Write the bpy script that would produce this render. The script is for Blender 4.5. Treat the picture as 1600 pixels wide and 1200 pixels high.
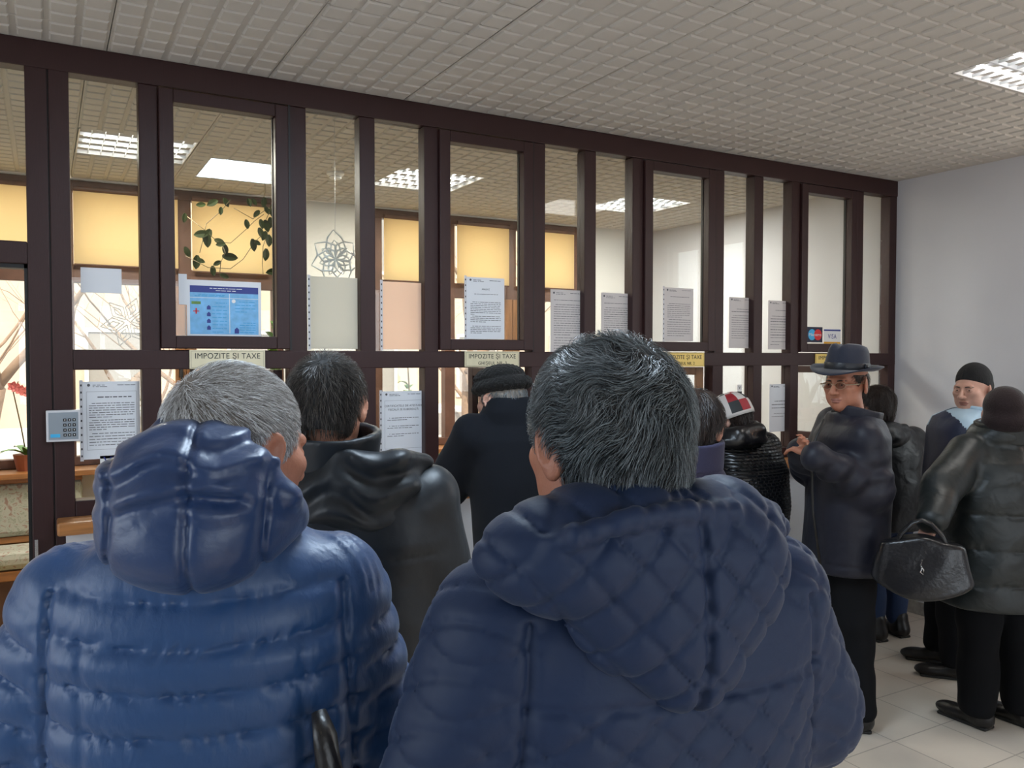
import bpy, bmesh, math, random
import numpy as np
from mathutils import Vector, Matrix, Euler

for _o in list(bpy.data.objects): bpy.data.objects.remove(_o)
scene = bpy.context.scene
COL = scene.collection
rng = random.Random(7)
PI = math.pi
# ---------------------------------------------------------------- camera
FPX = 1290.0; CAMH = 1.68; YAW = math.radians(29.5); PITCH = math.atan(40/1290)
cam_d = bpy.data.cameras.new('camera'); cam = bpy.data.objects.new('camera', cam_d); COL.objects.link(cam)
cam_d.sensor_width = 36; cam_d.lens = FPX/1600*36; cam_d.clip_start = .02; cam_d.clip_end = 200
cam.location = (0, 0, CAMH); cam.rotation_euler = (PI/2-PITCH, 0, -YAW)
scene.camera = cam
_F0 = np.array([math.sin(YAW), math.cos(YAW), 0]); _R = np.array([math.cos(YAW), -math.sin(YAW), 0]); _Z = np.array([0, 0, 1.])
_F = _F0*math.cos(PITCH)-_Z*math.sin(PITCH); _U = _F0*math.sin(PITCH)+_Z*math.cos(PITCH); _C = np.array([0, 0, CAMH])
def ray(x, y): return _F+_R*(x-800)/FPX+_U*(600-y)/FPX
def onY(x, y, Y):
    d = ray(x, y); return _C+d*Y/d[1]
def onX(x, y, X):
    d = ray(x, y); return _C+d*X/d[0]
def onZ(x, y, z):
    d = ray(x, y); return _C+d*(z-CAMH)/d[2]
def at(x, y, dep): return _C+ray(x, y)*dep
# ---------------------------------------------------------------- exposure, world, lights
vs = scene.view_settings
vs.view_transform = 'Standard'; vs.look = 'None'; vs.gamma = 1; vs.use_curve_mapping = False
vs.exposure = -0.3
scene.cycles.max_bounces = 7; scene.cycles.diffuse_bounces = 4; scene.cycles.glossy_bounces = 3
scene.cycles.transparent_max_bounces = 12; scene.cycles.transmission_bounces = 4
scene.cycles.sample_clamp_indirect = 4
scene.cycles.use_denoising = True
world = bpy.data.worlds.new('sky'); scene.world = world; world.use_nodes = True
wn = world.node_tree; wn.nodes.clear()
wo = wn.nodes.new('ShaderNodeOutputWorld'); wb = wn.nodes.new('ShaderNodeBackground')
wb.inputs[0].default_value = (.90, .95, 1.0, 1); wb.inputs[1].default_value = 4.3
wn.links.new(wb.outputs[0], wo.inputs[0])
sun_d = bpy.data.lights.new('sun', 'SUN'); sun = bpy.data.objects.new('sun', sun_d); COL.objects.link(sun)
sun_d.energy = 7.5; sun_d.angle = math.radians(1.2); sun_d.color = (1, .86, .68)
sun.rotation_euler = (math.radians(50), 0, math.radians(-14))     # low sun shining on the far facade
def area(name, loc, rot, sx, sy, power, col):
    d = bpy.data.lights.new(name, 'AREA'); d.shape = 'RECTANGLE'; d.size = sx; d.size_y = sy; d.energy = power; d.color = col
    o = bpy.data.objects.new(name, d); COL.objects.link(o); o.location = loc; o.rotation_euler = rot
    return o
# daylight entering through the hall's windows (left wall and the wall behind the camera)
area('window_light_left', (-2.52, 1.0, 1.75), (0, -PI/2, 0), 1.5, 1.6, 13, (.50, .74, 1.0))
area('window_light_rear', (.6, -2.62, 1.75), (PI/2, 0, 0), 1.9, 1.5, 11, (.60, .80, 1.0))
area('window_light_rear', (3.6, -2.62, 1.75), (PI/2, 0, 0), 1.4, 1.5, 6, (.66, .82, 1.0))
H = 2.86; D = 3.56; XR = 4.97; YB = 6.15; XL = -2.6; YH = -2.7
# ---------------------------------------------------------------- materials
def nt(name):
    m = bpy.data.materials.new(name); m.use_nodes = True
    n = m.node_tree; return m, n, n.nodes['Principled BSDF']
def mat(name, col, rough=.6, metal=0, bump=0, bscale=40, var=0, vscale=5, spec=.5, stretch=None, sheen=0, coat=0, det=4, bdist=.01):
    m, n, b = nt(name)
    b.inputs['Base Color'].default_value = (*col, 1); b.inputs['Roughness'].default_value = rough
    b.inputs['Metallic'].default_value = metal; b.inputs['Specular IOR Level'].default_value = spec
    if sheen: b.inputs['Sheen Weight'].default_value = sheen; b.inputs['Sheen Roughness'].default_value = .5
    if coat: b.inputs['Coat Weight'].default_value = coat; b.inputs['Coat Roughness'].default_value = .3
    tc = n.nodes.new('ShaderNodeTexCoord'); mp = n.nodes.new('ShaderNodeMapping'); n.links.new(tc.outputs['Object'], mp.inputs[0])
    if stretch: mp.inputs['Scale'].default_value = stretch
    if bump:
        t = n.nodes.new('ShaderNodeTexNoise'); t.inputs['Scale'].default_value = bscale; t.inputs['Detail'].default_value = det
        bp = n.nodes.new('ShaderNodeBump'); bp.inputs['Strength'].default_value = bump; bp.inputs['Distance'].default_value = bdist
        n.links.new(mp.outputs[0], t.inputs[0]); n.links.new(t.outputs[0], bp.inputs['Height']); n.links.new(bp.outputs[0], b.inputs['Normal'])
    if var:
        t = n.nodes.new('ShaderNodeTexNoise'); t.inputs['Scale'].default_value = vscale; t.inputs['Detail'].default_value = 5
        r = n.nodes.new('ShaderNodeMapRange'); r.inputs[1].default_value = .3; r.inputs[2].default_value = .7
        r.inputs[3].default_value = 1-var; r.inputs[4].default_value = 1+var
        mx = n.nodes.new('ShaderNodeVectorMath'); mx.operation = 'SCALE'; mx.inputs[0].default_value = col
        n.links.new(mp.outputs[0], t.inputs[0]); n.links.new(t.outputs[0], r.inputs[0]); n.links.new(r.outputs[0], mx.inputs['Scale'])
        n.links.new(mx.outputs[0], b.inputs['Base Color'])
    return m
def emis(name, col, s):
    m, n, b = nt(name); b.inputs['Base Color'].default_value = (*col, 1)
    b.inputs['Emission Color'].default_value = (*col, 1); b.inputs['Emission Strength'].default_value = s; return m
def glass(name, rough=.0, tint=(1, 1, 1), ior=1.35):
    m = bpy.data.materials.new(name); m.use_nodes = True; n = m.node_tree; n.nodes.clear()
    o = n.nodes.new('ShaderNodeOutputMaterial'); mix = n.nodes.new('ShaderNodeMixShader'); tr = n.nodes.new('ShaderNodeBsdfTransparent')
    gl = n.nodes.new('ShaderNodeBsdfGlossy'); lw = n.nodes.new('ShaderNodeLayerWeight'); pw = n.nodes.new('ShaderNodeMath'); pw.operation = 'POWER'; pw.inputs[1].default_value = 4.5; fr = n.nodes.new('ShaderNodeMath'); fr.operation = 'MULTIPLY_ADD'; fr.inputs[1].default_value = .9; fr.inputs[2].default_value = .035; n.links.new(lw.outputs['Facing'], pw.inputs[0]); n.links.new(pw.outputs[0], fr.inputs[0])
    tr.inputs[0].default_value = (*tint, 1); gl.inputs['Roughness'].default_value = rough
    n.links.new(fr.outputs[0], mix.inputs[0]); n.links.new(tr.outputs[0], mix.inputs[1]); n.links.new(gl.outputs[0], mix.inputs[2]); n.links.new(mix.outputs[0], o.inputs[0])
    return m
def translucent(name, col, f=.6, alpha=0):
    m = bpy.data.materials.new(name); m.use_nodes = True; n = m.node_tree; n.nodes.clear()
    o = n.nodes.new('ShaderNodeOutputMaterial'); mix = n.nodes.new('ShaderNodeMixShader'); d = n.nodes.new('ShaderNodeBsdfDiffuse'); t = n.nodes.new('ShaderNodeBsdfTranslucent')
    d.inputs[0].default_value = (*col, 1); t.inputs[0].default_value = (*col, 1); mix.inputs[0].default_value = f
    n.links.new(d.outputs[0], mix.inputs[1]); n.links.new(t.outputs[0], mix.inputs[2])
    out = mix.outputs[0]
    if alpha:
        m2 = n.nodes.new('ShaderNodeMixShader'); tr = n.nodes.new('ShaderNodeBsdfTransparent'); m2.inputs[0].default_value = alpha
        n.links.new(out, m2.inputs[1]); n.links.new(tr.outputs[0], m2.inputs[2]); out = m2.outputs[0]
    n.links.new(out, o.inputs[0]); return m
M = {}
M['frame'] = mat('brown_pvc', (.032, .012, .012), .45, bump=.15, bscale=60, stretch=(30, 1, .4), var=.12, vscale=20, spec=.35)
M['gasket'] = mat('black_gasket', (.004, .004, .005), .5)
M['glass'] = glass('clear_glass', tint=(.96, .98, .97))
M['wood'] = mat('varnished_wood', (.36, .15, .045), .35, var=.25, vscale=6, stretch=(1, 12, 12), coat=.3)
M['wood2'] = mat('warm_wood', (.22, .10, .035), .45, var=.25, vscale=6, stretch=(10, 10, 1))
M['wallp'] = mat('painted_plaster', (.60, .605, .64), .75, bump=.06, bscale=90, var=.03, vscale=2)
M['knee'] = mat('white_plaster', (.66, .69, .74), .7, bump=.05, bscale=90, var=.03, vscale=2)
M['officewall'] = mat('office_plaster', (.70, .69, .66), .75, bump=.05, bscale=90)
M['ceil'] = mat('ceiling_panel', (.54, .52, .495), .85, var=.04, vscale=1.5)
M['baseboard'] = mat('stone_baseboard', (.30, .28, .25), .5, var=.2, vscale=25)
M['brass'] = mat('brass_plate', (.66, .60, .42), .4, metal=.1, var=.08, vscale=8)
M['black'] = mat('black_print', (.01, .01, .01), .5)
M['ink'] = mat('grey_print', (.10, .10, .11), .7)
M['paper'] = mat('white_paper', (.72, .74, .78), .7)
M['paperg'] = mat('pale_paper', (.62, .58, .57), .7)
M['sleeve'] = mat('plastic_sleeve', (.62, .62, .65), .25)
M['blue'] = mat('print_blue', (.17, .43, .72), .5, var=.15, vscale=30)
M['dblue'] = mat('print_dark_blue', (.015, .03, .22), .5)
M['red'] = mat('print_red', (.62, .02, .02), .5)
M['cyan'] = mat('print_cyan', (.03, .30, .60), .5)
M['yellow'] = mat('print_yellow', (.75, .38, .03), .5)
M['white'] = mat('white_plastic', (.75, .75, .75), .4)
M['greyp'] = mat('grey_plastic', (.26, .30, .34), .4)
M['steel'] = mat('steel', (.5, .5, .5), .25, metal=.9)
M['leaf'] = mat('green_leaf', (.09, .20, .03), .45, var=.35, vscale=20)
M['leaf_backlit'] = mat('silhouette_leaf', (.022, .034, .008), .7, spec=.2, var=.3, vscale=20)  # backlit silhouette tone of the vine leaves, put into their colour
M['stem'] = mat('plant_stem', (.12, .09, .04), .6)
M['pot'] = mat('terracotta', (.36, .11, .05), .6)
M['potw'] = mat('white_pot', (.6, .6, .58), .4)
M['petal'] = mat('pink_petal', (.75, .20, .18), .5)
M['blind'] = translucent('yellow_blind', (1.0, .85, .58), .86)
M['bark'] = mat('pale_bark', (.24, .16, .11), .9, bump=.5, bscale=25, var=.25, vscale=8)
M['facade'] = mat('sunlit_facade', (.44, .34, .26), .9, var=.08, vscale=2)
M['facadew'] = mat('facade_white', (.52, .48, .44), .8)
M['darkglass'] = mat('dark_window', (.25, .22, .2), .3)
M['snow'] = mat('pale_ground', (.48, .43, .38), .9, var=.1, vscale=3)
M['foil'] = mat('silver_foil', (.9, .93, .94), .3, metal=.1); M['cutp'] = mat('cut_paper_shade', (.30, .29, .28), .8)
M['creamp'] = translucent('cream_sheet', (.78, .75, .66), .4); M['peachp'] = translucent('peach_sheet', (.95, .78, .66), .6)
M['brass2'] = mat('golden_plate', (.78, .56, .16), .4, metal=.2, var=.08, vscale=8); M['dnavy'] = mat('dark_navy', (.01, .012, .04), .5); M['cyan2'] = mat('sky_blue_print', (.05, .42, .75), .5)
def floral():
    m, n, b = nt('floral_fabric'); tc = n.nodes.new('ShaderNodeTexCoord'); vo = n.nodes.new('ShaderNodeTexNoise'); vo.inputs['Scale'].default_value = 16; vo.inputs['Detail'].default_value = 4; vo.inputs['Distortion'].default_value = 2.5
    cr = n.nodes.new('ShaderNodeValToRGB'); e = cr.color_ramp.elements; e[0].position = .36; e[0].color = (.36, .24, .19, 1); e[1].position = .43; e[1].color = (.48, .48, .40, 1)
    for ps, c_ in ((.58, (.48, .49, .41, 1)), (.62, (.30, .32, .24, 1)), (.66, (.47, .47, .39, 1))):
        q = e.new(ps); q.color = c_
    n.links.new(tc.outputs['Object'], vo.inputs[0]); n.links.new(vo.outputs[0], cr.inputs[0]); n.links.new(cr.outputs[0], b.inputs['Base Color']); b.inputs['Roughness'].default_value = .9; return m
M['floral'] = floral()
# ---------------------------------------------------------------- mesh helpers
class MB:
    def __init__(s): s.v = []; s.f = []; s.m = []
    def add(s, vs, fs, mi=0):
        o = len(s.v); s.v += [tuple(map(float, p)) for p in vs]; s.f += [tuple(i+o for i in f) for f in fs]; s.m += [mi]*len(fs); return s
    def box(s, x0, x1, y0, y1, z0, z1, mi=0):
        return s.add([(x0, y0, z0), (x1, y0, z0), (x1, y1, z0), (x0, y1, z0), (x0, y0, z1), (x1, y0, z1), (x1, y1, z1), (x0, y1, z1)],
                     [(0, 3, 2, 1), (4, 5, 6, 7), (0, 1, 5, 4), (1, 2, 6, 5), (2, 3, 7, 6), (3, 0, 4, 7)], mi)
    def obox(s, c, ax, hs, mi=0):
        c = np.array(c); vs = []
        for k in (-1, 1):
            for j, i in ((-1, -1), (-1, 1), (1, 1), (1, -1)):
                vs.append(c+ax[0]*hs[0]*i+ax[1]*hs[1]*j+ax[2]*hs[2]*k)
        return s.add(vs, [(0, 3, 2, 1), (4, 5, 6, 7), (0, 1, 5, 4), (1, 2, 6, 5), (2, 3, 7, 6), (3, 0, 4, 7)], mi)
    def ring(s, x0, x1, z0, z1, w, y0, y1, mi=0):      # rectangular frame in the XZ plane
        s.box(x0, x0+w, y0, y1, z0, z1, mi); s.box(x1-w, x1, y0, y1, z0, z1, mi)
        s.box(x0+w, x1-w, y0, y1, z0, z0+w, mi); s.box(x0+w, x1-w, y0, y1, z1-w, z1, mi); return s
    def tube(s, pts, rads, n=8, mi=0, cap=True):
        pts = [np.array(p, float) for p in pts]; vs = []
        if not hasattr(rads, '__len__'): rads = [rads]*len(pts)
        up = np.array([.13, .21, 1.]);
        for i, p in enumerate(pts):
            t = pts[min(i+1, len(pts)-1)]-pts[max(i-1, 0)]; t = t/(np.linalg.norm(t)+1e-9)
            a = np.cross(t, up); 
            if np.linalg.norm(a) < .05: a = np.cross(t, [1, 0, 0])
            a /= np.linalg.norm(a); b = np.cross(t, a)
            for k in range(n):
                an = 2*PI*k/n; vs.append(p+rads[i]*(a*math.cos(an)+b*math.sin(an)))
        fs = [(i*n+k, i*n+(k+1) % n, (i+1)*n+(k+1) % n, (i+1)*n+k) for i in range(len(pts)-1) for k in range(n)]
        if cap: fs += [tuple(range(n))[::-1], tuple((len(pts)-1)*n+k for k in range(n))]
        return s.add(vs, fs, mi)
    def lathe(s, prof, n=24, c=(0, 0, 0), mi=0, sx=1, sy=1):
        vs = [(c[0]+r*sx*math.cos(2*PI*k/n), c[1]+r*sy*math.sin(2*PI*k/n), c[2]+z) for r, z in prof for k in range(n)]
        fs = [(i*n+k, i*n+(k+1) % n, (i+1)*n+(k+1) % n, (i+1)*n+k) for i in range(len(prof)-1) for k in range(n)]
        fs += [tuple(range(n))[::-1], tuple((len(prof)-1)*n+k for k in range(n))]
        return s.add(vs, fs, mi)
    def leaf(s, base, dr, up, L, W, droop=.3, mi=0, n=5, thick=.0015):
        base = np.array(base, float); dr = np.array(dr, float); dr /= np.linalg.norm(dr); up = np.array(up, float)
        side = np.cross(dr, up); side /= (np.linalg.norm(side)+1e-9); nn = np.cross(side, dr); vs = []
        for sg in (1, -1):
            for i in range(n+1):
                t = i/n; w = W*math.sin(PI*min(1, .06+.94*t))**.7*(1 if t < .97 else .1)
                p = base+dr*L*t-np.array([0, 0, 1])*L*droop*t*t+nn*thick*sg
                vs += [p-side*w/2+nn*w*.12, p, p+side*w/2+nn*w*.12]
        fs = []; o = 3*(n+1)
        for i in range(n):
            for j in (0, 1):
                a = i*3+j; fs += [(a, a+1, a+4, a+3), (o+a+3, o+a+4, o+a+1, o+a)]
            fs += [(i*3, i*3+3, o+i*3+3, o+i*3), (i*3+5, i*3+2, o+i*3+2, o+i*3+5)]
        return s.add(vs, fs, mi)
    def build(s, name, mats, parent=None, smooth=False, bevel=0, loc=None):
        me = bpy.data.meshes.new(name); me.from_pydata(s.v, [], s.f)
        for m in (mats if isinstance(mats, (list, tuple)) else [mats]): me.materials.append(m)
        me.polygons.foreach_set('material_index', s.m)
        if smooth: me.polygons.foreach_set('use_smooth', [True]*len(s.f))
        me.update()
        o = bpy.data.objects.new(name, me); COL.objects.link(o)
        if parent is not None: o.parent = parent
        if loc is not None: o.location = loc
        if bevel:
            b = o.modifiers.new('bevel', 'BEVEL'); b.width = bevel; b.segments = 2; b.limit_method = 'ANGLE'
        return o
def empty(name, loc=(0, 0, 0), rz=0, parent=None):
    o = bpy.data.objects.new(name, None); COL.objects.link(o); o.location = loc; o.rotation_euler = (0, 0, rz); o.empty_display_size = .1
    if parent is not None: o.parent = parent
    return o
def T(o, label=None, cat=None, group=None, kind=None):
    if label: o['label'] = label
    if cat: o['category'] = cat
    if group: o['group'] = group
    if kind: o['kind'] = kind
    return o
def text_mb(body, size, name, m, parent, loc, rot=(PI/2, 0, 0), align='CENTER', ext=.0006, sx=1, bold=0, fit=None):
    cu = bpy.data.curves.new(name, 'FONT'); cu.body = body; cu.size = size; cu.align_x = align; cu.align_y = 'CENTER'; cu.extrude = ext; cu.offset = bold
    cu.space_character = 1.06; to = bpy.data.objects.new(name, cu); COL.objects.link(to)
    dg = bpy.context.evaluated_depsgraph_get(); dg.update()
    me = bpy.data.meshes.new_from_object(to.evaluated_get(dg)); bpy.data.objects.remove(to)
    me.materials.clear(); me.materials.append(m)
    if fit:
        xs_ = [v.co.x for v in me.vertices]; sx = fit/(max(xs_)-min(xs_))
    o = bpy.data.objects.new(name, me); COL.objects.link(o); o.parent = parent; o.location = loc; o.rotation_euler = rot; o.scale = (sx, 1, 1)
    return o
# ================================================================ THE ROOM
def floor_mat(name, col, grout, size, var, rough=.35):
    m, n, b = nt(name); tc = n.nodes.new('ShaderNodeTexCoord'); br = n.nodes.new('ShaderNodeTexBrick'); mp = n.nodes.new('ShaderNodeMapping')
    mp.inputs['Location'].default_value = (.13, .06, 0); n.links.new(tc.outputs['Object'], mp.inputs[0])
    br.offset = 0; br.inputs['Scale'].default_value = 1; br.inputs['Brick Width'].default_value = size; br.inputs['Row Height'].default_value = size
    br.inputs['Mortar Size'].default_value = .003; br.inputs['Color1'].default_value = (*col, 1); br.inputs['Color2'].default_value = tuple(c*.95 for c in col)+(1,); br.inputs['Mortar'].default_value = (*grout, 1)
    ns = n.nodes.new('ShaderNodeTexNoise'); ns.inputs['Scale'].default_value = 3; ns.inputs['Detail'].default_value = 6; mx = n.nodes.new('ShaderNodeMixRGB'); mx.blend_type = 'MULTIPLY'; mx.inputs[0].default_value = var
    n.links.new(mp.outputs[0], br.inputs[0]); n.links.new(tc.outputs['Object'], ns.inputs[0]); n.links.new(br.outputs[0], mx.inputs[1]); n.links.new(ns.outputs[0], mx.inputs[2]); n.links.new(mx.outputs[0], b.inputs['Base Color'])
    b.inputs['Roughness'].default_value = rough; return m
def struct(mb, name, m, **k): return T(mb.build(name, m, **k), kind='structure')
struct(MB().box(XL, XR, YH, 3.56, -.05, 0), 'floor', floor_mat('hall_tiles', (.78, .70, .60), (.44, .39, .33), .335, .3))
struct(MB().box(XL, XR, 3.56, YB+.1, -.05, 0), 'floor', floor_mat('office_lino', (.62, .45, .17), (.50, .30, .10), .5, .6))
def ceiling_mesh(x0, x1, y0, y1, holes, t=.61, jx=.225, jy=2.725):
    mb = MB(); z = H
    ox, oy = jx-5*t, jy-9*t
    for i in range(0, 14):
        for j in range(0, 16):
            a, b_ = ox+i*t, oy+j*t
            if a+t < x0 or a > x1 or b_+t < y0 or b_ > y1: continue
            if any(hx0-.01 < a+t/2 < hx1+.01 and hy0-.01 < b_+t/2 < hy1+.01 for hx0, hx1, hy0, hy1 in holes): continue
            xa, xb = max(a+.0015, x0), min(a+t-.0015, x1); ya, yb = max(b_+.0015, y0), min(b_+t-.0015, y1)
            dz = .0008*rng.uniform(-1, 1)
            mb.box(xa, xb, ya, yb, z+dz, z+.02)
            p = t/6
            for u in range(6):
                for w in range(6):
                    c0, c1, d0, d1 = a+u*p+.009, a+(u+1)*p-.009, b_+w*p+.008, b_+(w+1)*p-.008
                    if c0 < x0 or c1 > x1 or d0 < y0 or d1 > y1: continue
                    e = .004; h_ = .008
                    mb.add([(c0, d0, z), (c1, d0, z), (c1, d1, z), (c0, d1, z), (c0+e*1.6, d0+e, z-h_), (c1-e*1.6, d0+e, z-h_), (c1-e*1.6, d1-e, z-h_), (c0+e*1.6, d1-e, z-h_)],
                           [(7, 6, 5, 4), (0, 4, 5, 1), (1, 5, 6, 2), (2, 6, 7, 3), (3, 7, 4, 0)])
    mb.box(x0, x1, y0, y1, z+.02, z+.05); return mb
T_ = .61
def cell(ix, iy): return (.225+ix*T_, .225+(ix+1)*T_, 2.725+iy*T_, 2.725+(iy+1)*T_)
hall_fix = [cell(5, -2), cell(1, -2)]
off_fix = [(.165+k*1.77, .755+k*1.77, 4.80, 5.39) for k in range(3)]
def shrink(c): return (c[0]+.1, c[1]-.1, c[2]+.1, c[3]-.1)
struct(ceiling_mesh(XL, XR, YH, D+.03, [shrink(c) for c in hall_fix[:2]]), 'ceiling', M['ceil'])
struct(ceiling_mesh(XL, XR, D+.04, YB, [shrink(c) for c in off_fix], .59, .165, 4.80), 'ceiling', M['ceil'])
M['tube'] = emis('fluorescent_tube', (1, .98, .94), 30)
M['louvre'] = mat('louvre_metal', (.85, .88, .92), .3, metal=.3)
M['reflector'] = mat('white_reflector', (.85, .85, .85), .3)
def fixture(c, lab, power, col):
    x0, x1, y0, y1 = c; r = empty('ceiling_light', ((x0+x1)/2, (y0+y1)/2, H)); T(r, lab, 'ceiling light')
    w = (x1-x0)/2-.006
    MB().box(-w, w, -w, w, .075, .085).box(-w, -w+.006, -w, w, -.002, .075).box(w-.006, w, -w, w, -.002, .075).box(-w, w, -w, -w+.006, -.002, .075).box(-w, w, w-.006, w, -.002, .075).build('housing', M['reflector'], r)
    for k in range(4): MB().tube([(-w+.03, -w+(k+.5)*w/2, .040), (w-.03, -w+(k+.5)*w/2, .040)], .024, 12).build('tube', M['tube'], r, smooth=True)
    lv = MB()
    for k in range(1, 4): lv.box(-w, w, -w+k*w/2-.004, -w+k*w/2+.004, .0, .018)
    for k in range(1, 9): lv.box(-w+k*2*w/9-.001, -w+k*2*w/9+.001, -w, w, .002, .014)
    lv.build('louvre', M['louvre'], r)
    a = area('ceiling_light_glow', ((x0+x1)/2, (y0+y1)/2, H-.012), (0, 0, 0), .55, .55, power, col); a.parent = None
    return r
fixture(hall_fix[0], 'square louvred fluorescent light in the hall ceiling at the upper right', 8, (1, .96, .9))
fixture(hall_fix[1], 'square louvred fluorescent light in the hall ceiling above the two front people', 46, (.66, .83, 1))
fixture(off_fix[0], 'louvred fluorescent light in the office ceiling behind the leftmost tall pane', 48, (1, .93, .8))
fixture(off_fix[1], 'louvred fluorescent light in the office ceiling, middle one behind the glass', 48, (1, .93, .8))
fixture(off_fix[2], 'louvred fluorescent light in the office ceiling nearest the right wall', 48, (1, .95, .86))
# walls
wl_ = empty('wall_lamp', (XR, .95, 2.15)); T(wl_, 'small warm wall lamp on the right wall of the hall near the window', 'lamp')
MB().box(-.02, 0, -.05, .05, -.06, .06).build('back_plate', M['white'], wl_, bevel=.004); MB().lathe([(.05, -.05), (.085, .09), (.08, .09), (.045, -.045)], 20, c=(-.10, 0, 0)).build('lamp_shade', M['white'], wl_)
MB().lathe([(.005, -.02), (.022, .0), (.028, .03), (.018, .055), (.003, .062)], 14, c=(-.10, 0, 0)).build('bulb', emis('warm_bulb', (1, .6, .3), 12), wl_)
pl = bpy.data.lights.new('wall_lamp_glow', 'POINT'); pl.energy = 9; pl.color = (1, .50, .25); pl.shadow_soft_size = .05; plo = bpy.data.objects.new('wall_lamp_glow', pl); COL.objects.link(plo); plo.location = (XR-.14, .95, 2.32)
struct(MB().box(XR, XR+.12, YH, 1.27, 0, H+.05).box(XR, XR+.12, 2.5, YB+.1, 0, H+.05).box(XR, XR+.12, 1.27, 2.5, 0, .95).box(XR, XR+.12, 1.27, 2.5, 2.7, H+.05), 'wall_right', M['wallp'])
struct(MB().box(XR-.012, XR, YH, 3.50, 0, .085), 'baseboard_right', M['baseboard'], bevel=.003)
struct(MB().box(XL-.12, XL, YH, .3, 0, H).box(XL-.12, XL, 2.7, D+.1, 0, H).box(XL-.12, XL, .3, 2.7, 0, .95).box(XL-.12, XL, .3, 2.7, 2.55, H), 'wall_left', M['wallp'])
struct(MB().box(XL, -.35, YH-.12, YH, 0, H).box(2.15, 2.85, YH-.12, YH, 0, H).box(4.35, XR, YH-.12, YH, 0, H).box(-.35, 4.35, YH-.12, YH, 0, .95).box(-.35, 4.35, YH-.12, YH, 2.55, H), 'wall_rear', M['wallp'])
# knee wall under the counter
struct(MB().box(.06, XR, 3.50, 3.66, 0, 1.027), 'wall_front', M['knee'])
struct(MB().box(.06, XR-.012, 3.488, 3.50, 0, .085), 'baseboard_front', M['baseboard'], bevel=.003)
struct(MB().box(XL, -1.06, D, D+.1, 0, H), 'wall_front', M['wallp'])
sill = MB().box(.03, 4.965, 3.425, 3.555, 1.027, 1.077).build('counter_sill', M['wood'], bevel=.008)
T(sill, 'long varnished wooden counter sill running below the glazed partition', 'counter')
# the glazed partition
part = empty('glazed_partition', (2.4, D, 1.027)); T(part, 'dark brown plastic framed glazed partition with narrow panes and ticket windows', 'partition')
PX, PY, PZ = -2.4, -D, -1.027
def pb(name, m, boxes, bevel=.004, parent=part, smooth=False, off=(0, 0, 0)):
    mb = MB()
    for b in boxes: mb.box(b[0]+PX-off[0], b[1]+PX-off[0], b[2]+PY-off[1], b[3]+PY-off[1], b[4]+PZ-off[2], b[5]+PZ-off[2])
    return mb.build(name, m, parent, bevel=bevel)
Y0, Y1 = D, D+.075; YG = D+.045
pb('head_rail', M['frame'], [(-1.06, XR, Y0-.004, Y1, 2.757, H)])
pb('door_post', M['frame'], [(-.05, .022, Y0, Y1, -1.0+1.0, H-.1)]); pb('door_post', M['frame'], [(.026, .094, Y0, Y1, 0, H-.1)])
pb('door_jamb', M['gasket'], [(-.062, -.05, Y0+.012, Y1, 0, 2.03), (-.95, -.05, Y0+.012, Y1, 2.015, 2.03), (.018, .030, Y0+.008, Y1-.004, 0, H-.1)], bevel=0)
pb('door_post', M['frame'], [(-1.06, -.95, Y0, Y1, 0, H-.1)])
pb('transom_rail', M['frame'], [(-.95, -.05, Y0, Y1, 2.03, 2.113)])
pb('glass_pane', M['glass'], [(-.95, -.05, YG, YG+.006, 2.113, 2.757)], bevel=0)
pb('bottom_rail', M['frame'], [(.094, XR, Y0, Y1, 1.027, 1.135)])
pb('middle_rail', M['frame'], [(.094, XR, Y0, Y1, 1.636, 1.714)])
xs = []
for k in range(4):
    b = 1.213*k; xs += [(b+.334, b+.405), (b+.915, b+.995), (b+1.235, b+1.307) if k < 3 else (b+1.26, XR)]
for a, b in xs: pb('post', M['frame'], [(a, b, Y0+.001, Y1, 1.135, 2.757)])
for k in range(4):
    b = 1.213*k
    for a, c in ((b+.094, b+.334), (b+.995, b+1.235)):
        pb('glass_pane', M['glass'], [(a, c, YG, YG+.006, 1.714, 2.757)], bevel=0)
        pb('glass_pane', M['glass'], [(a, c, YG, YG+.006, 1.135, 1.636)], bevel=0)
    # opening sash, slightly proud of the frame
    s = pb('sash', M['frame'], [(b+.405, b+.46, Y0-.018, Y0+.05, 1.72, 2.75), (b+.86, b+.915, Y0-.018, Y0+.05, 1.72, 2.75), (b+.46, b+.86, Y0-.018, Y0+.05, 1.72, 1.772), (b+.46, b+.86, Y0-.018, Y0+.05, 2.698, 2.75)])
    pb('sash_gasket', M['gasket'], [(b+.917, b+.925, Y0-.006, Y0+.004, 1.715, 2.757), (b+.46, b+.463, Y0+.03, Y0+.046, 1.772, 2.698), (b+.857, b+.86, Y0+.03, Y0+.046, 1.772, 2.698)], bevel=0, parent=s)
    pb('sash_glass', M['glass'], [(b+.46, b+.86, YG-.02, YG-.014, 1.772, 2.698)], bevel=0, parent=s)
    # ticket window leaf opened inwards on the office side
    lf = empty('hatch_leaf', (b+.905+PX, Y1+.005+PY, 1.14+PZ), math.radians(97 if k != 2 else 150), part)
    MB().ring(-.0, .44, 0, .49, .045, 0, .04).build('leaf_frame', M['wood2'] if k == 2 else M['frame'], lf, bevel=.003)
    MB().box(.045, .395, .018, .022, .045, .445).build('leaf_glass', M['glass'], lf)
    MB().tube([(0, .0, .36), (0, .0, .43)], .007).tube([(0, 0, .06), (0, 0, .13)], .007).build('hinge', M['steel'], lf)
pb('striker_plate', M['steel'], [(-.043, -.032, Y0-.006, Y0, .78, 1.0), (-.032, -.018, Y0-.014, Y0, .86, .93)], bevel=.001)
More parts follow.
